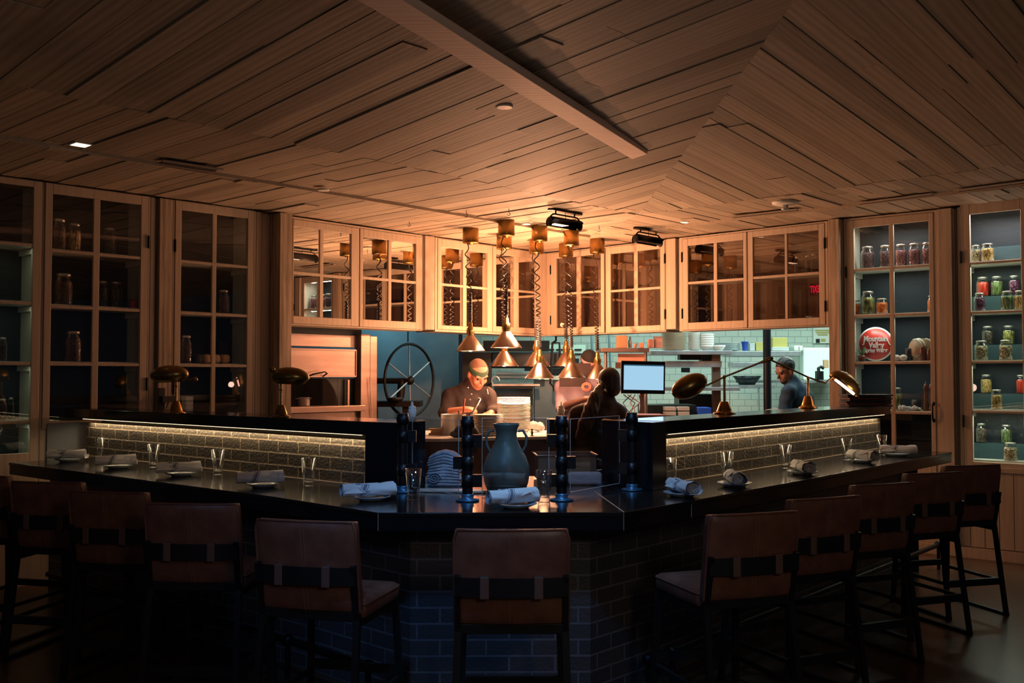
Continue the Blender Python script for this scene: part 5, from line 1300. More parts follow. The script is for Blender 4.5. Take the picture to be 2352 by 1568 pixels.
# black column
t = thing('black_column', 'round black painted steel column in the kitchen behind the right ledge', 'column')
p = at(1762, 860, 11.9); MB().lathe([(.046, 0), (.046, 3.1)], 24, (p.x, 11.9, 0)).build('column_shaft', 'pipe_black', t)
MB().box(p.x + .03, p.x + .058, 11.93, 11.96, 0, 3.1).build('blue_conduit', 'blue_steel', t)
# sign on tiles
t = thing('notice_board', 'faded white notice with yellow green lines high on the tiled wall', 'sign'); b = bxat(1868, 1912, 740, 788, 14.95, .02); MB().box(*b).build('board', 'paper', t)
for yy, xa, xb in ((757, 1872, 1905), (762, 1874, 1905), (767, 1878, 1901)): MB().box(*bxat(xa, xb, yy, yy + 3, 14.94, .005)).build('yellow_line', 'yellow_bin', t)
MB().box(*bxat(1886, 1896, 778, 784, 14.94, .005)).build('yellow_patch', 'yellow_bin', t); MB().box(*bxat(1874, 1883, 778, 787, 14.94, .005)).build('grey_patch', 'dark_steel', t)
# bright back room corner, dish area
t = thing('dish_machine', 'glaring pale green steel dish machine at the back right of the kitchen', 'appliance'); MB().box(*bxat(1845, 1960, 798, 873, 13.9, .9)).build('machine_body', 'mint_room', t, bevel=.02); MB().box(*bxat(1824, 1845, 793, 806, 13.8, .5)).build('machine_hood', 'mint_room', t, bevel=.02)
MB().box(*bxat(1690, 1960, 873, 879, 13.4, .5)).build('drain_board', 'steel', t)
t = thing('tap_fitting', 'black tap fitting on the drain board of the dish machine', 'tap'); MB().tube([at(1880, 872, 13.3), at(1880, 845, 13.3), at(1886, 842, 13.3), at(1892, 846, 13.3)], .022, 8).build('tap', 'black_metal', t); MB().box(*bxat(1876, 1892, 852, 872, 13.35, .08)).build('valve', 'dark_steel', t)
cbox(1892, 1904, 826, 845, 13.7, .05, 'cardboard', 'paper_note', 'small tan note stuck on the pale dish machine', 'note')
# dark under-counter with clear containers
t = thing('dark_undercounter', 'dark low counter with trays seen just above the right ledge', 'counter'); MB().box(*bxat(1480, 1600, 930, 990, 11.5, .6)).build('cabinet_box', 'dark_steel', t); MB().box(*bxat(1560, 1640, 905, 985, 12.6, .4)).build('dark_block', 'dark_steel', t)
for i, (x, y) in enumerate(((1527, 934), (1558, 934), (1527, 945), (1558, 945))):
    cbox(x, x + 26, y, y + 9, 11.35, .15, 'clear_bin', 'parts_tray', ('upper left', 'upper right', 'lower left', 'lower right')[i] + ' clear tray of the four behind the swing arm lamp', 'tray', 'clear trays behind the right ledge')
cbox(1604, 1634, 936, 955, 11.4, .3, 'blue_plastic', 'blue_bin', 'bright blue bin low behind the swing arm lamp', 'bin')

# ---- POS monitor
Ym = 9.15
def scr(xa, xb, ya, yb, Y): a = at(xa, ya, Y); b = at(xb, yb, Y); return a, b
a, b = scr(1424, 1530, 829, 904, Ym); cx, cz_ = (a.x + b.x) / 2, (a.z + b.z) / 2; w2, h2 = (b.x - a.x) / 2, (a.z - b.z) / 2
t = thing('computer_monitor', 'black framed monitor glowing pale blue beside the woman', 'monitor', (cx, Ym, cz_ - h2)); t.rotation_euler = (0, math.radians(-1.2) * -1, math.radians(10))
MB().box(-w2, w2, 0, .03, 0, 2 * h2).build('screen_frame', 'black_metal', t, bevel=.008)
MB().box(-w2 + .025, w2 - .018, -.002, .001, .035, 2 * h2 - .045).build('screen', 'screen_blue', t)
MB().box(-w2 + .025, w2 - .018, -.0025, .001, 2 * h2 - .044, 2 * h2 - .034).build('menu_bar', 'screen_bar', t)
MB().box(-.02, .02, .03, .05, -.30, .1).build('stand', 'pink_box', t)
light('AREA', 'monitor_light', (cx, Ym - .06, cz_), .8, (.4, .7, 1), .35, .22, aim=(cx + .25, 5, 1.2))
t = thing('register_tray', 'salmon coloured tray under the monitor at the end of the ledge', 'tray'); MB().box(*bxat(1462, 1530, 953, 962, 8.4, .35)).build('tray_body', 'pink_box', t, bevel=.004)
rg = random.Random(12)
for i in range(5):
    P0 = at(1432 + i * 9, 906, Ym + .09 - i * .03); P3 = at(1438 + i * 7, 955, Ym - .1 - i * .03); mid = at(1430 + rg.uniform(0, 60), 925, Ym + .02 - i * .03)
    tag(MB().tube([P0, P0.lerp(mid, .6), mid, mid.lerp(P3, .5) + Vector((rg.uniform(-.03, .03), 0, 0)), P3], .0045, 5).build('cable', 'red_cable' if i % 2 else 'black_metal'), ('red' if i % 2 else 'black') + ' cable hanging under the glowing monitor', 'cable', ('red' if i % 2 else 'black') + ' cables under the monitor')
t = thing('monitor_back', 'dark back of a second screen below the low broad heat lamp', 'monitor'); MB().box(*bxat(1285, 1345, 862, 888, 10.9, .03)).build('panel', 'chef_cloth', t); MB().box(*bxat(1318, 1357, 834, 870, 10.95, .02)).build('panel_top', 'chef_cloth', t)
ck = at(1347, 888, 10.6); mb = MB()
for q in range(3): mb.tube([(ck.x + (.05 - q * .01) * math.cos(g * .5), ck.y, ck.z + (.045 - q * .01) * math.sin(g * .5)) for g in range(14)], .004, 5)
tag(mb.build('cable_coil', 'red_cable'), 'small coil of salmon cable beside the second screen', 'cable')

# ---- contents of the left and right cupboards that are not jars
x, y, _ = LF.w(LF.s(470, .15), .15); zz = LF.z(413, 839) + .0195
for i, (px, w_, m) in enumerate(((452, 20, 'dark_rag'), (472, 20, 'bread'), (492, 22, 'bread'), (514, 22, 'bread'))):
    x, y, _ = LF.w(LF.s(px, .14), .14); k = y / F; mb = MB(); mb.box(-w_ / 2 * k, w_ / 2 * k, -.05, .05, 0, .085)
    o = mb.build('snack_bag', m, bevel=.03, seg=3); o.location = (x, y, zz); o.rotation_euler = (0, 0, LF.rot); tag(o, ('dark', 'first brown', 'second brown', 'rightmost brown')[i] + ' packet in the row on the third shelf between the posts', 'packet', 'packets on the third shelf between the posts')
x, y, _ = LF.w(LF.s(510, .25), .25); mb = MB(); mb.box(-.05, .05, -.03, .03, 0, .21); o = mb.build('dark_tin', 'book_black', bevel=.004); o.location = (x, y, zz); o.rotation_euler = (0, 0, LF.rot); tag(o, 'dark upright tin behind the packets on the third shelf', 'tin')
zz = LF.z(413, 957) + .0195
for i in range(3):
    x, y, _ = LF.w(LF.s(516, .18), .18); o = MB().lathe([(0, 0), (.07, 0), (.135, .07), (.14, .085), (.13, .085), (.066, .008), (0, .008)], 28).build('black_bowl', 'book_black'); o.location = (x, y, zz + i * .035); tag(o, 'black bowl in the stack of three on the fourth shelf between the posts', 'bowl', 'black bowls on the fourth shelf')
for i in range(4):
    x, y, _ = LF.w(LF.s(431, .1), .1); mb = MB(); mb.box(-.035, .035, -.04, .04, 0, .036); o = mb.build('clear_box', 'clear_bin', bevel=.004); o.location = (x, y, zz + i * .038); o.rotation_euler = (0, 0, LF.rot); tag(o, 'small pale box in the stack behind the first brass lamp', 'box', 'pale boxes behind the first brass lamp')
# black socket plate and adapter on the left post, rod hanging in the kitchen
s_, z_ = LF.sz(370, 915, -.02); x, y, _ = LF.w(s_, -.021)
t = thing('wall_socket', 'black socket plate with plug on the wooden post behind the first brass lamp', 'socket', (x, y, z_), LF.rot)
MB().box(-.03, .03, -.012, 0, -.09, .09).build('plate', 'book_black', t, bevel=.003)
MB().box(-.015, .11, -.06, -.013, -.03, .02).tube([(.1, -.04, -.01), (.14, -.04, -.06), (.12, -.04, -.13)], .006, 6).tube([(.05, -.04, -.02), (.02, -.04, -.09), (.06, -.04, -.13)], .005, 6).build('plug', 'book_black', t)
a = at(937, 785, 13.2); tag(MB().tube([a, (a.x, a.y, 3.13)], .009, 6).build('hanging_rod', 'dark_steel'), 'thin dark rod hanging before the blue steel wall above the wheel', 'rod')
# round sign
so = .10; s_, z_ = RG.sz(2011, 793, so); x, y, _ = RG.w(s_, so); k = y / F * 1.04; R_ = 37.5 * k
zc5 = z5[3] + .0195 + R_
t = thing('round_sign', 'round red enamel sign with white lettering and white rim on the third shelf', 'sign', (x, y, zc5), RG.rot + math.radians(9))
MB().lathe([(0, 0), (R_, 0), (R_, .008), (0, .008)], 48, ax='y').build('sign_rim', 'sign_white', t)
MB().lathe([(0, -.001), (R_ * .92, -.001), (R_ * .92, .002), (0, .002)], 48, ax='y').build('sign_face', 'sign_red', t)
def text(body, size, x, z, parent, m, name='lettering', ext=.002, sx=1.0, shear=0, off=0.0, yy=-.003):
    cu = bpy.data.curves.new('t', 'FONT'); cu.body = body; cu.size = size; cu.align_x = 'CENTER'; cu.align_y = 'CENTER'; cu.extrude = ext; cu.offset = off; cu.shear = shear
    ob = bpy.data.objects.new('t', cu); COL.objects.link(ob); dg = bpy.context.evaluated_depsgraph_get(); me = bpy.data.meshes.new_from_object(ob.evaluated_get(dg)); bpy.data.objects.remove(ob)
    me.materials.clear(); me.materials.append(MAT[m]); o = bpy.data.objects.new(name, me); COL.objects.link(o); o.parent = parent; o.rotation_euler = (PI / 2, 0, 0); o.location = (x, yy, z); o.scale = (sx, 1, 1)
    return o
text('Mountain', R_ * .46, 0, R_ * .30, t, 'sign_white', sx=.76, off=.0022)
text('Valley', R_ * .46, R_ * .05, -R_ * .07, t, 'sign_white', sx=.78, off=.0022)
text('Spring Water', R_ * .34, R_ * .02, -R_ * .38, t, 'sign_white', sx=.70, off=.0018)
for pts in ([(-.62, .42), (-.64, .2), (-.66, 0), (-.74, -.04)], [(.66, .32), (.72, .1), (.80, -.06), (.87, -.07)]):
    MB().tube([(a_ * R_, -.002, b_ * R_) for a_, b_ in pts], R_ * .028, 6).build('lettering', 'sign_white', t)
# plants, barrel, mills etc
def rg_at(px, off, z): x, y, _ = RG.w(RG.s(px, off), off); return (x, y, z + .0195)
t = thing('potted_succulent', 'tiny succulent in a dark pot in front of the red sign', 'plant', rg_at(1980, .045, z5[3])); MB().lathe([(0, 0), (.03, 0), (.038, .055), (.034, .055), (0, .05)], 18).build('pot', 'pepper_wood', t)
mb = MB()
for i in range(9): a = i * 2.4; mb.tube([(0, 0, .05), (.018 * math.cos(a), .018 * math.sin(a), .075), (.035 * math.cos(a), .035 * math.sin(a), .10 + .02 * (i % 3))], [.006, .007, .001], 6)
mb.build('leaves', 'plant', t)
for i, px in enumerate((2060, 2076)): tag(MB().ell((0, 0, .028), (.036, .036, .03), 16).build('pale_stone', 'board_white'), ('left', 'right')[i] + ' pale round stone on the third shelf beside the barrel', 'stone', 'pale stones on the third shelf').location = rg_at(px, .08, z5[3])
t = thing('small_barrel', 'small wooden barrel with white rope hoops lying on the third shelf', 'barrel', rg_at(2119, .16, z5[3])); t.rotation_euler = (0, 0, RG.rot - .5)
MB().lathe([(0, -.09), (.075, -.09), (.08, -.085), (.092, 0), (.08, .085), (.075, .09), (0, .09)], 28, (0, 0, .115), ax='y').build('barrel_body', 'barrel_wood', t)
for yy in (-.08, -.045, .045, .08): MB().lathe([(.081, yy - .011), (.094 if abs(yy) < .06 else .088, yy), (.081, yy + .011)], 28, (0, 0, .115), ax='y').build('hoop', 'rope_white', t)
MB().box(-.06, .06, -.07, .07, 0, .03).build('cradle', 'barrel_wood', t)
for px, m, h, lab in ((2088, 'book_black', .11, 'narrow black canister left of the barrel'), (2121, 'pepper_wood', .125, 'dark red canister in front of the barrel'), (2137, 'pepper_wood', .10, 'reddish canister at the right stile on the third shelf')):
    tag(MB().lathe([(0, 0), (.032, 0), (.032, h), (.028, h + .005), (0, h + .005)], 20).build('canister', m), lab, 'canister').location = rg_at(px, .07 if px > 2100 else .12, z5[3])
mill = [(0, 0), (.026, 0), (.028, .02), (.02, .04), (.024, .055), (.016, .09), (.020, .13), (.015, .16), (.018, .18), (.022, .2), (.024, .22), (.012, .245), (.005, .25), (.004, .27), (0, .27)]
for px, lab in ((2126, 'tall turned wooden pepper mill, left one on the fourth shelf'), (2139, 'tall turned wooden pepper mill, right one on the fourth shelf')): tag(MB().lathe([(r * 1.0, z) for r, z in mill], 20).build('pepper_mill', 'pepper_wood'), lab, 'pepper mill', 'wooden pepper mills on the fourth shelf').location = rg_at(px, .1, z5[4])
tag(MB().lathe([(0, 0), (.04, 0), (.045, .10), (.04, .10), (.036, .01), (0, .01)], 20).build('black_cup', 'book_black'), 'black cup on the fourth shelf behind the white tissues', 'cup').location = rg_at(2103, .14, z5[4])
mb = MB(); rg = random.Random(5)
for i in range(9): mb.ell((-.09 + i * .022, rg.uniform(-.01, .01), .018 + rg.uniform(0, .008)), (.018, .03, .014 + rg.uniform(0, .016)), 7)
o = tag(mb.build('tissue_pile', 'white_paint'), 'crumpled white tissue pile on the fourth shelf', 'tissue'); o.location = rg_at(2089, .07, z5[4]); o.rotation_euler = (0, 0, RG.rot)
x, y, _ = RG.w(RG.s(2001, .12), .12); mb = MB(); mb.box(-.12, .12, -.05, .05, 0, .05); mb.box(-.115, .115, -.045, .05, .062, .115); o = tag(mb.build('wooden_crate', 'board_white', bevel=.004), 'weathered pale crate on the fourth shelf behind the menus', 'crate'); o.location = (x, y, z5[4] + .0195); o.rotation_euler = (0, 0, RG.rot)
mb = MB(); mb.box(-.118, .118, -.046, .05, .115, .14); o = tag(mb.build('paper_bundle', 'cardboard'), 'bundle of papers on top of the weathered crate', 'paper'); o.location = (x, y, z5[4] + .01); o.rotation_euler = (0, 0, RG.rot)
tag(MB().lathe([(0, 0), (.05, 0), (.052, .02), (.045, .12), (0, .12)], 20).lathe([(.05, .12), (.056, .13), (.05, .165), (.02, .19), (0, .195)], 20, m=1).build('domed_jar', ['book_black', 'aged_brass']), 'dark jar with a brass dome lid below the fourth shelf', 'jar').location = rg_at(2078, .12, .69)
# menus on the ledge end
p = G(2006, 934, ZL); dd = math.atan2(dR.y, dR.x)
for i in range(7):
    mb = MB(); rg = random.Random(40 + i); w_ = .18 + rg.uniform(-.01, .015); mb.box(-w_, w_, -.11, .11, 0, .011); o = mb.build('menu_folder', 'book_red' if i % 3 == 1 else 'book_black', bevel=.002)
    o.location = (p.x + rg.uniform(-.01, .01), p.y + .17, ZL + .001 + i * .0145); o.rotation_euler = (0, 0, rg.uniform(-.06, .06)); tag(o, ('dark red' if i % 3 == 1 else 'black') + ' menu folder in the pile at the far end of the right ledge', 'menu', ('dark red' if i % 3 == 1 else 'black') + ' menu folders on the ledge')
# mirrored exit sign reflection, modelled as glowing letters inside the cabinet
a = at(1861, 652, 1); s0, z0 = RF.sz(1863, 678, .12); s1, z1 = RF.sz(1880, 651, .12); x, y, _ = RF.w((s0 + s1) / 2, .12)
t = thing('exit_sign_reflection', 'reversed red EXIT sign reflection, built as glowing letters behind an upper right pane', 'sign', (x, y, (z0 + z1) / 2), RF.rot)
MB().box(-.058, .058, .004, .012, -.062, .062).build('reflection_plate', 'book_red', t)
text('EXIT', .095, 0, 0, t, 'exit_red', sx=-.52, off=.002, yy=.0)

# ---------------------------------------------------------------- people (implicit surfaces -> one continuous skin)
def seg(P, a, b, ra, rb):
    a = np.array(a); b = np.array(b); ba = b - a; h = np.clip(((P - a) @ ba) / max(ba @ ba, 1e-9), 0, 1)
    return np.linalg.norm(P - a - h[..., None] * ba, axis=-1) - (ra + (rb - ra) * h)
def elp(P, c, r, R=None):
    q = P - np.array(c)
    if R is not None: q = q @ np.array(R)
    r = np.array(r); k0 = np.linalg.norm(q / r, axis=-1); k1 = np.linalg.norm(q / (r * r), axis=-1)
    return k0 * (k0 - 1) / np.maximum(k1, 1e-9)
def smin(a, b, k):
    h = np.clip(.5 + .5 * (b - a) / k, 0, 1); return b + (a - b) * h - k * h * (1 - h)
def surf(fn, lo, hi, res):
    lo = np.array(lo, float); hi = np.array(hi, float); n = np.ceil((hi - lo) / res).astype(int) + 1
    g = np.stack(np.meshgrid(*[lo[i] + np.arange(n[i]) * res for i in range(3)], indexing='ij'), -1)
    d = fn(g); s = d < 0
    cs = [(i, j, k) for i in (0, 1) for j in (0, 1) for k in (0, 1)]
    sub = lambda a, o: a[o[0]:n[0] - 1 + o[0], o[1]:n[1] - 1 + o[1], o[2]:n[2] - 1 + o[2]]
    cnt = sum(sub(s, o).astype(int) for o in cs); act = (cnt > 0) & (cnt < 8)
    acc = np.zeros(tuple(n - 1) + (3,)); num = np.zeros(tuple(n - 1))
    for i, o in enumerate(cs):
        for ax in range(3):
            if o[ax]: continue
            q = list(o); q[ax] = 1; q = tuple(q); d0 = sub(d, o); d1 = sub(d, q); x = (d0 < 0) != (d1 < 0)
            t = np.where(x, d0 / np.where(x, d0 - d1, 1), 0); v = np.zeros(tuple(n - 1) + (3,)); v[..., 0] = o[0]; v[..., 1] = o[1]; v[..., 2] = o[2]; v[..., ax] += t
            acc += v * x[..., None]; num += x
    idx = -np.ones(tuple(n - 1), int); ii = np.argwhere(act); idx[act] = np.arange(len(ii))
    V = lo + (ii + acc[act] / num[act][:, None]) * res; Fs = []
    for ax in range(3):
        u, w_ = (ax + 1) % 3, (ax + 2) % 3
        sl0 = [slice(None)] * 3; sl1 = [slice(None)] * 3; sl0[ax] = slice(0, n[ax] - 1); sl1[ax] = slice(1, n[ax])
        x = s[tuple(sl0)] != s[tuple(sl1)]; e = np.argwhere(x); e = e[(e[:, u] > 0) & (e[:, w_] > 0) & (e[:, u] < n[u] - 1) & (e[:, w_] < n[w_] - 1)]
        ins = s[tuple(e.T)]
        def gi(du, dw): q = e.copy(); q[:, u] -= du; q[:, w_] -= dw; return idx[tuple(q.T)]
        Q = np.stack([gi(0, 0), gi(1, 0), gi(1, 1), gi(0, 1)], 1); Q[~ins] = Q[~ins][:, ::-1]; Fs.append(Q)
    return V, np.concatenate(Fs)
def smesh(name, m, parent, fn, lo, hi, res, matfn=None):
    V, Q = surf(fn, lo, hi, res); me = bpy.data.meshes.new(name); me.from_pydata(V.tolist(), [], Q.tolist())
    ms = m if isinstance(m, list) else [m]
    for k in ms: me.materials.append(MAT[k])
    me.polygons.foreach_set('use_smooth', [True] * len(me.polygons))
    if matfn is not None:
        cen = V[Q].mean(1); me.polygons.foreach_set('material_index', matfn(cen).astype(int).tolist())
    me.update(); o = bpy.data.objects.new(name, me); COL.objects.link(o); o.parent = parent
    sm_ = o.modifiers.new('smooth', 'SMOOTH'); sm_.iterations = 2; sm_.factor = .5
    return o
def rotm(yaw, pitch, roll=0):
    return np.array(Matrix.Rotation(yaw, 3, 'Z') @ Matrix.Rotation(pitch, 3, 'X') @ Matrix.Rotation(roll, 3, 'Y'))
def headfn(c, R, s):
    """head SDF: local face towards -y; c = centre of skull; R rotation; s head scale (s=1: 0.235 m tall)"""
    c = np.array(c)
    W_ = lambda p: c + R @ (np.array(p) * s)
    def f(P):
        d = elp(P, W_((0, .012, .035)), np.array((.076, .096, .088)) * s, R)
        d = smin(d, elp(P, W_((0, -.03, -.045)), np.array((.056, .062, .075)) * s, R), .03 * s)
        d = smin(d, elp(P, W_((0, -.062, -.098)), np.array((.028, .026, .022)) * s, R), .02 * s)        # chin
        d = smin(d, seg(P, W_((0, -.088, .012)), W_((0, -.114, -.028)), .009 * s, .014 * s), .012 * s)   # nose
        d = smin(d, seg(P, W_((-.045, -.078, .028)), W_((.045, -.078, .028)), .013 * s, .013 * s), .014 * s)  # brow
        for sx in (-1, 1):
            d = smin(d, elp(P, W_((sx * .078, .012, -.015)), np.array((.012, .022, .034)) * s, R), .008 * s)  # ear
            d = smin(d, elp(P, W_((sx * .042, -.066, -.032)), np.array((.022, .02, .02)) * s, R), .02 * s)    # cheek
            e = elp(P, W_((sx * .032, -.094, .006)), np.array((.019, .012, .010)) * s, R); d = np.maximum(d, -e) if False else smin(d, 9 + e * 0, .001)
            d = -smin(-d, e, .010 * s)                                                                        # eye socket
        for zz, rr in ((-.055, .008), (-.067, .009)):
            d = smin(d, seg(P, W_((-.017, -.088, zz)), W_((.017, -.088, zz)), rr * s, rr * s), .006 * s)     # lips
        return d
    return f, W_
def eyes(W_, s, parent, lid='skin_light'):
    mb = MB()
    for sx in (-1, 1): mb.ell(tuple(W_((sx * .032, -.076, .004))), .0125 * s, 10)
    return mb.build('eyes', 'eye_dark', parent)
def handprims(P, wrist, dirv, nrm, s, curl=.5, thumb=1):
    """palm + five separate bent fingers; dirv along the fingers, nrm the back of the hand"""
    w0 = np.array(wrist); d = np.array(dirv) / np.linalg.norm(dirv); n = np.array(nrm) - d * (np.array(nrm) @ d); n /= np.linalg.norm(n); t = np.cross(d, n)
    f = seg(P, w0, w0 + d * .045 * s, .024 * s, .026 * s)
    for k, (o_, l) in enumerate(((-.027, .062), (-.009, .072), (.009, .068), (.026, .052))):
        b = w0 + d * .075 * s + t * o_ * s; f = smin(f, seg(P, w0 + d * .03 * s + t * o_ * .7 * s, b, .013 * s, .011 * s), .012 * s)
        a = curl; m1 = b + (d * math.cos(a) - n * math.sin(a)) * l * .5 * s; m2 = m1 + (d * math.cos(a * 2) - n * math.sin(a * 2)) * l * .5 * s
        f = smin(f, seg(P, b, m1, .0098 * s, .009 * s), .004 * s); f = smin(f, seg(P, m1, m2, .009 * s, .0075 * s), .004 * s)
    b = w0 + d * .02 * s + t * thumb * -.024 * s; m1 = b + (d * .6 - t * thumb * .7 - n * .25) * .04 * s; m2 = m1 + (d * .9 - n * .5) * .032 * s
    f = smin(f, seg(P, b, m1, .014 * s, .011 * s), .01 * s); return smin(f, seg(P, m1, m2, .0105 * s, .009 * s), .006 * s)

def person(label, px, Y, hc, hs, yaw, pitch, roll, joints, cloth, skin, sleeve=1.0, res=.0115, name='person', low=.55):
    """hc: head centre pixel; joints in pixels+depth offset; returns root and helpers"""
    O = Vector((at(px, 862, Y).x, Y, 0)); t = thing(name, label, 'person', tuple(O))
    def P3(x, y, dy=0):
        v = at(x, y, Y + dy) - O; return np.array(v)
    return t, P3, O
def bodyfn(J, s, hf, arms, legs=True):
    def f(P):
        d = hf(P)
        d = smin(d, seg(P, J['neck1'], J['neck0'], .052 * s, .062 * s), .03 * s)
        d = smin(d, elp(P, J['chest'], np.array((.16, .105, .19)) * s), .06 * s)
        d = smin(d, seg(P, J['chest'], J['hip'], .12 * s, .125 * s), .06 * s)
        for a in arms:
            d = smin(d, seg(P, a['sh'], a['el'], .050 * s, .040 * s), .03 * s); d = smin(d, seg(P, a['el'], a['wr'], .040 * s, .026 * s), .015 * s)
            d = smin(d, handprims(P, a['wr'], a['hd'], a['hn'], s, a.get('curl', .6), a.get('th', 1)), .012 * s)
        if legs:
            for sx in (-1, 1):
                h = np.array(J['hip']) + np.array((sx * .09 * s, 0, -.02)); k = np.array((h[0] + sx * .01, h[1] - .02, h[2] * .5)); q = np.array((h[0] + sx * .02, h[1] + .02, .07 * s))
                d = smin(d, seg(P, h, k, .09 * s, .062 * s), .03 * s); d = smin(d, seg(P, k, q, .06 * s, .04 * s), .02 * s); d = smin(d, seg(P, q + np.array((0, .03, -.03)), q + np.array((0, -.13, -.035)), .036 * s, .03 * s), .02 * s)
        return d
    return f
def clothfn(J, s, arms, sl, grow=.016, neck=True):
    def f(P):
        d = elp(P, J['chest'], np.array((.175, .12, .20)) * s)
        d = smin(d, seg(P, np.array(J['neck0']) + np.array((0, 0, -.03 * s)), J['chest'], .085 * s, .13 * s), .05 * s)
        d = smin(d, seg(P, J['chest'], J['hip'], .138 * s, .15 * s), .06 * s)
        if neck: d = smin(d, seg(P, J['neck0'], np.array(J['neck0']) * .45 + np.array(J['neck1']) * .55, .074 * s, .066 * s), .012 * s)
        for a in arms:
            m_ = np.array(a['el']); sh = np.array(a['sh']); wr = np.array(a['wr'])
            d = smin(d, seg(P, np.array(J['neck0']) * .5 + sh * .5, sh, .06 * s, .066 * s), .05 * s)
            d = smin(d, seg(P, sh, m_, .068 * s, .062 * s), .035 * s)
            e = m_ + (wr - m_) * a.get('sl', sl); d = smin(d, seg(P, m_, e, .060 * s, .052 * s), .02 * s)
        fold = .0035 * np.sin(P[..., 2] * 46 + P[..., 0] * 31) * np.sin(P[..., 0] * 38 - P[..., 2] * 12)
        return d + fold
    return f
def pants(J, s):
    def f(P):
        d = seg(P, J['hip'], np.array(J['hip']) + np.array((0, 0, -.1)), .152 * s, .15 * s)
        for sx in (-1, 1):
            h = np.array(J['hip']) + np.array((sx * .09 * s, 0, -.02)); k = np.array((h[0] + sx * .01, h[1] - .02, h[2] * .5)); q = np.array((h[0] + sx * .02, h[1] + .02, .10 * s))
            d = smin(d, seg(P, h, k, .105 * s, .08 * s), .03 * s); d = smin(d, seg(P, k, q, .078 * s, .062 * s), .02 * s)
        return d
    return f

# --- chef
t, P3, O = person('chef in a dark buttoned jacket and camouflage headband bending over a plate', 1080, 10.55, None, 1, 0, 0, 0, None, None, None)
s = 1.24
Rh = rotm(math.radians(30), math.radians(38), math.radians(-6)); hc = P3(1098, 858)
hf, W_ = headfn(hc, Rh, s)
J = dict(neck1=P3(1090, 870, .06), neck0=P3(1074, 893, .10), chest=P3(1074, 940, .08), hip=P3(1070, 1010, .18))
arms = [dict(sh=P3(1034, 910, .08), el=P3(1024, 948, -.06), wr=P3(1066, 940, -.32), hd=(.9, -.3, .02), hn=(0, -.3, 1), curl=.8, sl=.12, th=1),
        dict(sh=P3(1120, 908, .08), el=P3(1136, 944, -.02), wr=P3(1128, 948, -.26), hd=(-.15, -.8, -.2), hn=(.2, -.2, 1), curl=.7, sl=.72, th=-1)]
hip = J['hip']; bw = (-.75, -.62, 0), (.55, .42, 1.86)
body = smesh('body', 'skin_light', t, bodyfn(J, s, hf, arms), bw[0], bw[1], .0115)
jk = smesh('jacket', 'chef_cloth', t, clothfn(J, s, arms, .2), (-.75, -.5, hip[2] - .12), (.55, .42, 1.62), .0125)
smesh('trousers', 'black_cloth', t, pants(J, s), (-.5, -.3, .05), (.45, .45, hip[2] + .12), .018)
def band(P):
    a = elp(P, W_((0, .012, .035)), np.array((.084, .104, .096)) * s, Rh); q = (P - np.array(W_((0, 0, .045)))) @ Rh; return np.maximum(a, np.abs(q[..., 2]) - .026 * s)
smesh('headband', 'green_cloth', t, band, hc - .2, hc + .2, .0085)
def buzz(P):
    a = elp(P, W_((0, .014, .038)), np.array((.0785, .098, .090)) * s, Rh); q = (P - np.array(W_((0, .0, .06)))) @ Rh; return np.maximum(a, -(q[..., 2] + q[..., 1] * .75 - .012))
smesh('hair', 'buzz_hair', t, buzz, hc - .2, hc + .2, .0085)
eyes(W_, s, t)
mb = MB()
for x, y in ((1075, 890), (1083, 905), (1080, 918), (1099, 914), (1098, 930)):
    v = P3(x, y, -.085); mb.ell(tuple(v), .009, 8)
mb.build('buttons', 'lid', jk)
MB().tube([tuple(P3(1119, 893, -.06)), tuple(P3(1121, 905, -.075))], .006, 6).build('sleeve_pen', 'lid', jk)
# --- woman in front of the monitor, seen from behind
t, P3, O = person('woman seen from behind with long dark ponytail facing the glowing monitor', 1380, 8.7, None, 1, 0, 0, 0, None, None, None)
s = 1.07; Rh = rotm(math.radians(-148), math.radians(10), 0); hc = P3(1396, 884); hf, W_ = headfn(hc, Rh, s)
J = dict(neck1=P3(1398, 902), neck0=P3(1388, 925, -.02), chest=P3(1372, 980, 0), hip=P3(1365, 1075, .02))
arms = [dict(sh=P3(1328, 952, .02), el=P3(1312, 1020, .1), wr=P3(1330, 1010, .38), hd=(.2, .9, .1), hn=(0, 0, 1), curl=.6, sl=.85, th=1), dict(sh=P3(1420, 948, .03), el=P3(1432, 1010, .1), wr=P3(1440, 985, .36), hd=(.1, .9, .2), hn=(0, 0, 1), curl=.5, sl=.85, th=-1)]
hip = J['hip']
smesh('body', 'skin_mid', t, bodyfn(J, s, hf, arms), (-.5, -.35, 0), (.5, .62, 1.75), .0115)
jk = smesh('shirt', 'brown_cloth', t, clothfn(J, s, arms, .85), (-.5, -.35, hip[2] - .12), (.5, .62, 1.5), .0125)
smesh('trousers', 'black_cloth', t, pants(J, s), (-.4, -.3, .05), (.4, .35, hip[2] + .12), .018)
def hair(P):
    a = elp(P, W_((0, .026, .045)), np.array((.086, .104, .096)) * s, Rh); a = smin(a, elp(P, W_((0, .06, -.03)), np.array((.07, .06, .075)) * s, Rh), .03)
    q = (P - np.array(W_((0, -.045, .0)))) @ Rh; a = np.maximum(a, -(q[..., 1] + q[..., 2] * .55 - .0))
    e = np.minimum(elp(P, W_((.08, .0, -.015)), (.03, .035, .045)), elp(P, W_((-.08, .0, -.015)), (.03, .035, .045))); return np.maximum(a, -e)
smesh('hair', 'hair_black', t, hair, hc - .22, hc + .22, .009)
pp = [P3(1376, 893, -.12), P3(1368, 912, -.17), P3(1358, 940, -.19), P3(1345, 975, -.18), P3(1330, 1005, -.16)]; rr = [.035, .05, .062, .06, .035]
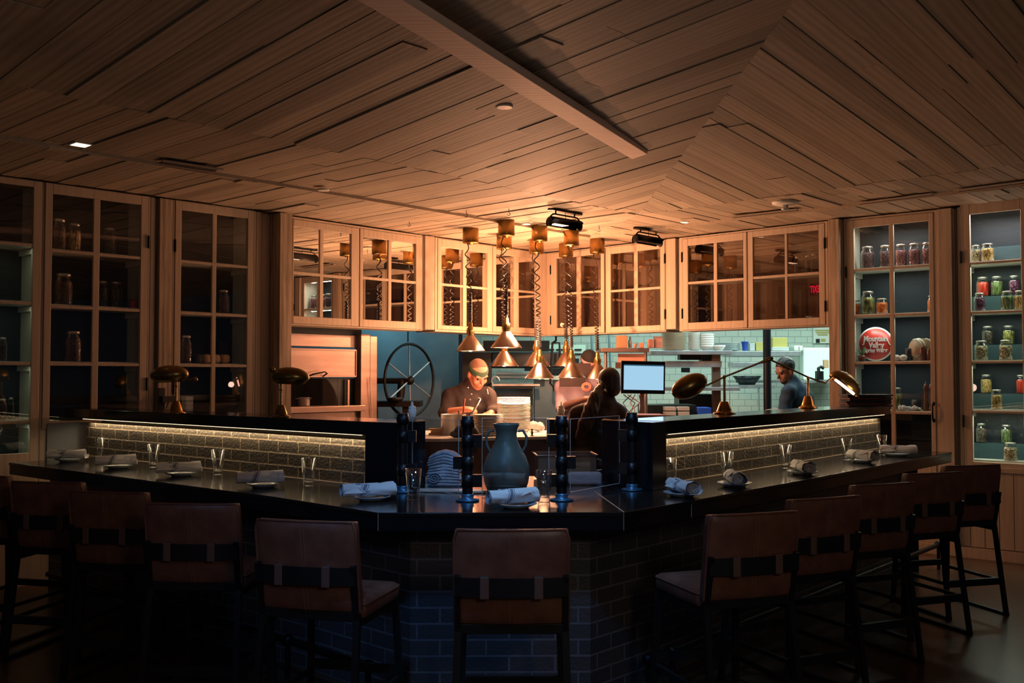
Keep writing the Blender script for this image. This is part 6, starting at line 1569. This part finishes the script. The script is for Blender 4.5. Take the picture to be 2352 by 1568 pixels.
def tail(P):
    d = seg(P, pp[0], pp[1], rr[0], rr[1])
    for i in range(1, 4): d = smin(d, seg(P, pp[i], pp[i + 1], rr[i], rr[i + 1]), .03)
    return d + .004 * np.sin(P[..., 0] * 150 + P[..., 2] * 35)
smesh('ponytail', 'hair_brown', t, tail, (-.42, -.34, .9), (.2, .05, 1.65), .009)
# --- cook in lilac shirt and pink bandana
t, P3, O = person('cook in pale lilac shirt with black cap and pink bandana, arms forward', 1330, 11.75, None, 1, 0, 0, 0, None, None, None)
s = 1.2; Rh = rotm(math.radians(15), math.radians(28), 0); hc = P3(1353, 836); hf, W_ = headfn(hc, Rh, s)
J = dict(neck1=P3(1352, 850, .03), neck0=P3(1338, 868, .05), chest=P3(1330, 918, .05), hip=P3(1330, 985, .1))
arms = [dict(sh=P3(1290, 890, .03), el=P3(1290, 935, -.08), wr=P3(1345, 915, -.36), hd=(.9, -.3, .2), hn=(0, -.3, 1), curl=.6, sl=.05, th=1), dict(sh=P3(1385, 890, .03), el=P3(1395, 935, -.1), wr=P3(1362, 930, -.34), hd=(-.9, -.3, .1), hn=(0, -.3, 1), curl=.6, sl=.05, th=-1)]
hip = J['hip']
smesh('body', 'skin_dark', t, bodyfn(J, s, hf, arms), (-.6, -.62, 0), (.6, .42, 2.02), .0125)
smesh('shirt', 'lilac_cloth', t, clothfn(J, s, arms, .05), (-.6, -.5, hip[2] - .12), (.6, .42, 1.75), .0135)
smesh('trousers', 'black_cloth', t, pants(J, s), (-.4, -.3, .05), (.4, .35, hip[2] + .12), .02)
def cap(P): a = elp(P, W_((0, .014, .045)), np.array((.087, .106, .098)) * s, Rh); q = (P - np.array(W_((0, .0, .055)))) @ Rh; return np.maximum(a, -q[..., 2])
def ban(P): a = elp(P, W_((0, .014, .04)), np.array((.088, .108, .098)) * s, Rh); q = (P - np.array(W_((0, .0, .042)))) @ Rh; return np.maximum(a, np.abs(q[..., 2]) - .018 * s)
smesh('cap', 'black_cloth', t, cap, hc - .22, hc + .22, .01); smesh('bandana', 'pink_cloth', t, ban, hc - .22, hc + .22, .009); eyes(W_, s, t)
# --- cook in navy at the right
t, P3, O = person('cook in navy shirt with braided dark hair looking down, right of the black column', 1820, 11.2, None, 1, 0, 0, 0, None, None, None)
s = 1.13; Rh = rotm(math.radians(-68), math.radians(26), 0); hc = P3(1804, 851); hf, W_ = headfn(hc, Rh, s)
J = dict(neck1=P3(1812, 864), neck0=P3(1822, 880, .02), chest=P3(1830, 925, .02), hip=P3(1832, 995, .05))
arms = [dict(sh=P3(1812, 900, -.13), el=P3(1800, 945, -.18), wr=P3(1770, 945, -.2), hd=(-.9, -.1, -.1), hn=(0, 0, 1), curl=.6, sl=.1, th=1), dict(sh=P3(1845, 898, .14), el=P3(1832, 945, .2), wr=P3(1795, 950, .15), hd=(-.9, 0, -.1), hn=(0, 0, 1), curl=.6, sl=.1, th=-1)]
hip = J['hip']
smesh('body', 'skin_mid', t, bodyfn(J, s, hf, arms), (-.6, -.5, 0), (.5, .5, 1.85), .012)
smesh('shirt', 'navy_cloth', t, clothfn(J, s, arms, .1), (-.5, -.5, hip[2] - .12), (.5, .5, 1.62), .013)
smesh('trousers', 'black_cloth', t, pants(J, s), (-.4, -.3, .05), (.4, .35, hip[2] + .12), .02)
def hair2(P): a = elp(P, W_((0, .02, .042)), np.array((.083, .102, .094)) * s, Rh) + .0025 * np.sin(((P - hc) @ Rh)[..., 0] * 260); q = (P - np.array(W_((0, -.03, .03)))) @ Rh; return np.maximum(a, -(q[..., 1] + q[..., 2] * .9 - .0))
smesh('hair', 'hair_black', t, hair2, hc - .22, hc + .22, .009)
def beard(P): a = elp(P, W_((0, -.045, -.085)), np.array((.05, .05, .04)) * s, Rh); q = (P - np.array(W_((0, 0, -.072)))) @ Rh; return np.maximum(a, q[..., 2])
smesh('beard', 'hair_black', t, beard, hc - .25, hc + .2, .009); eyes(W_, s, t)
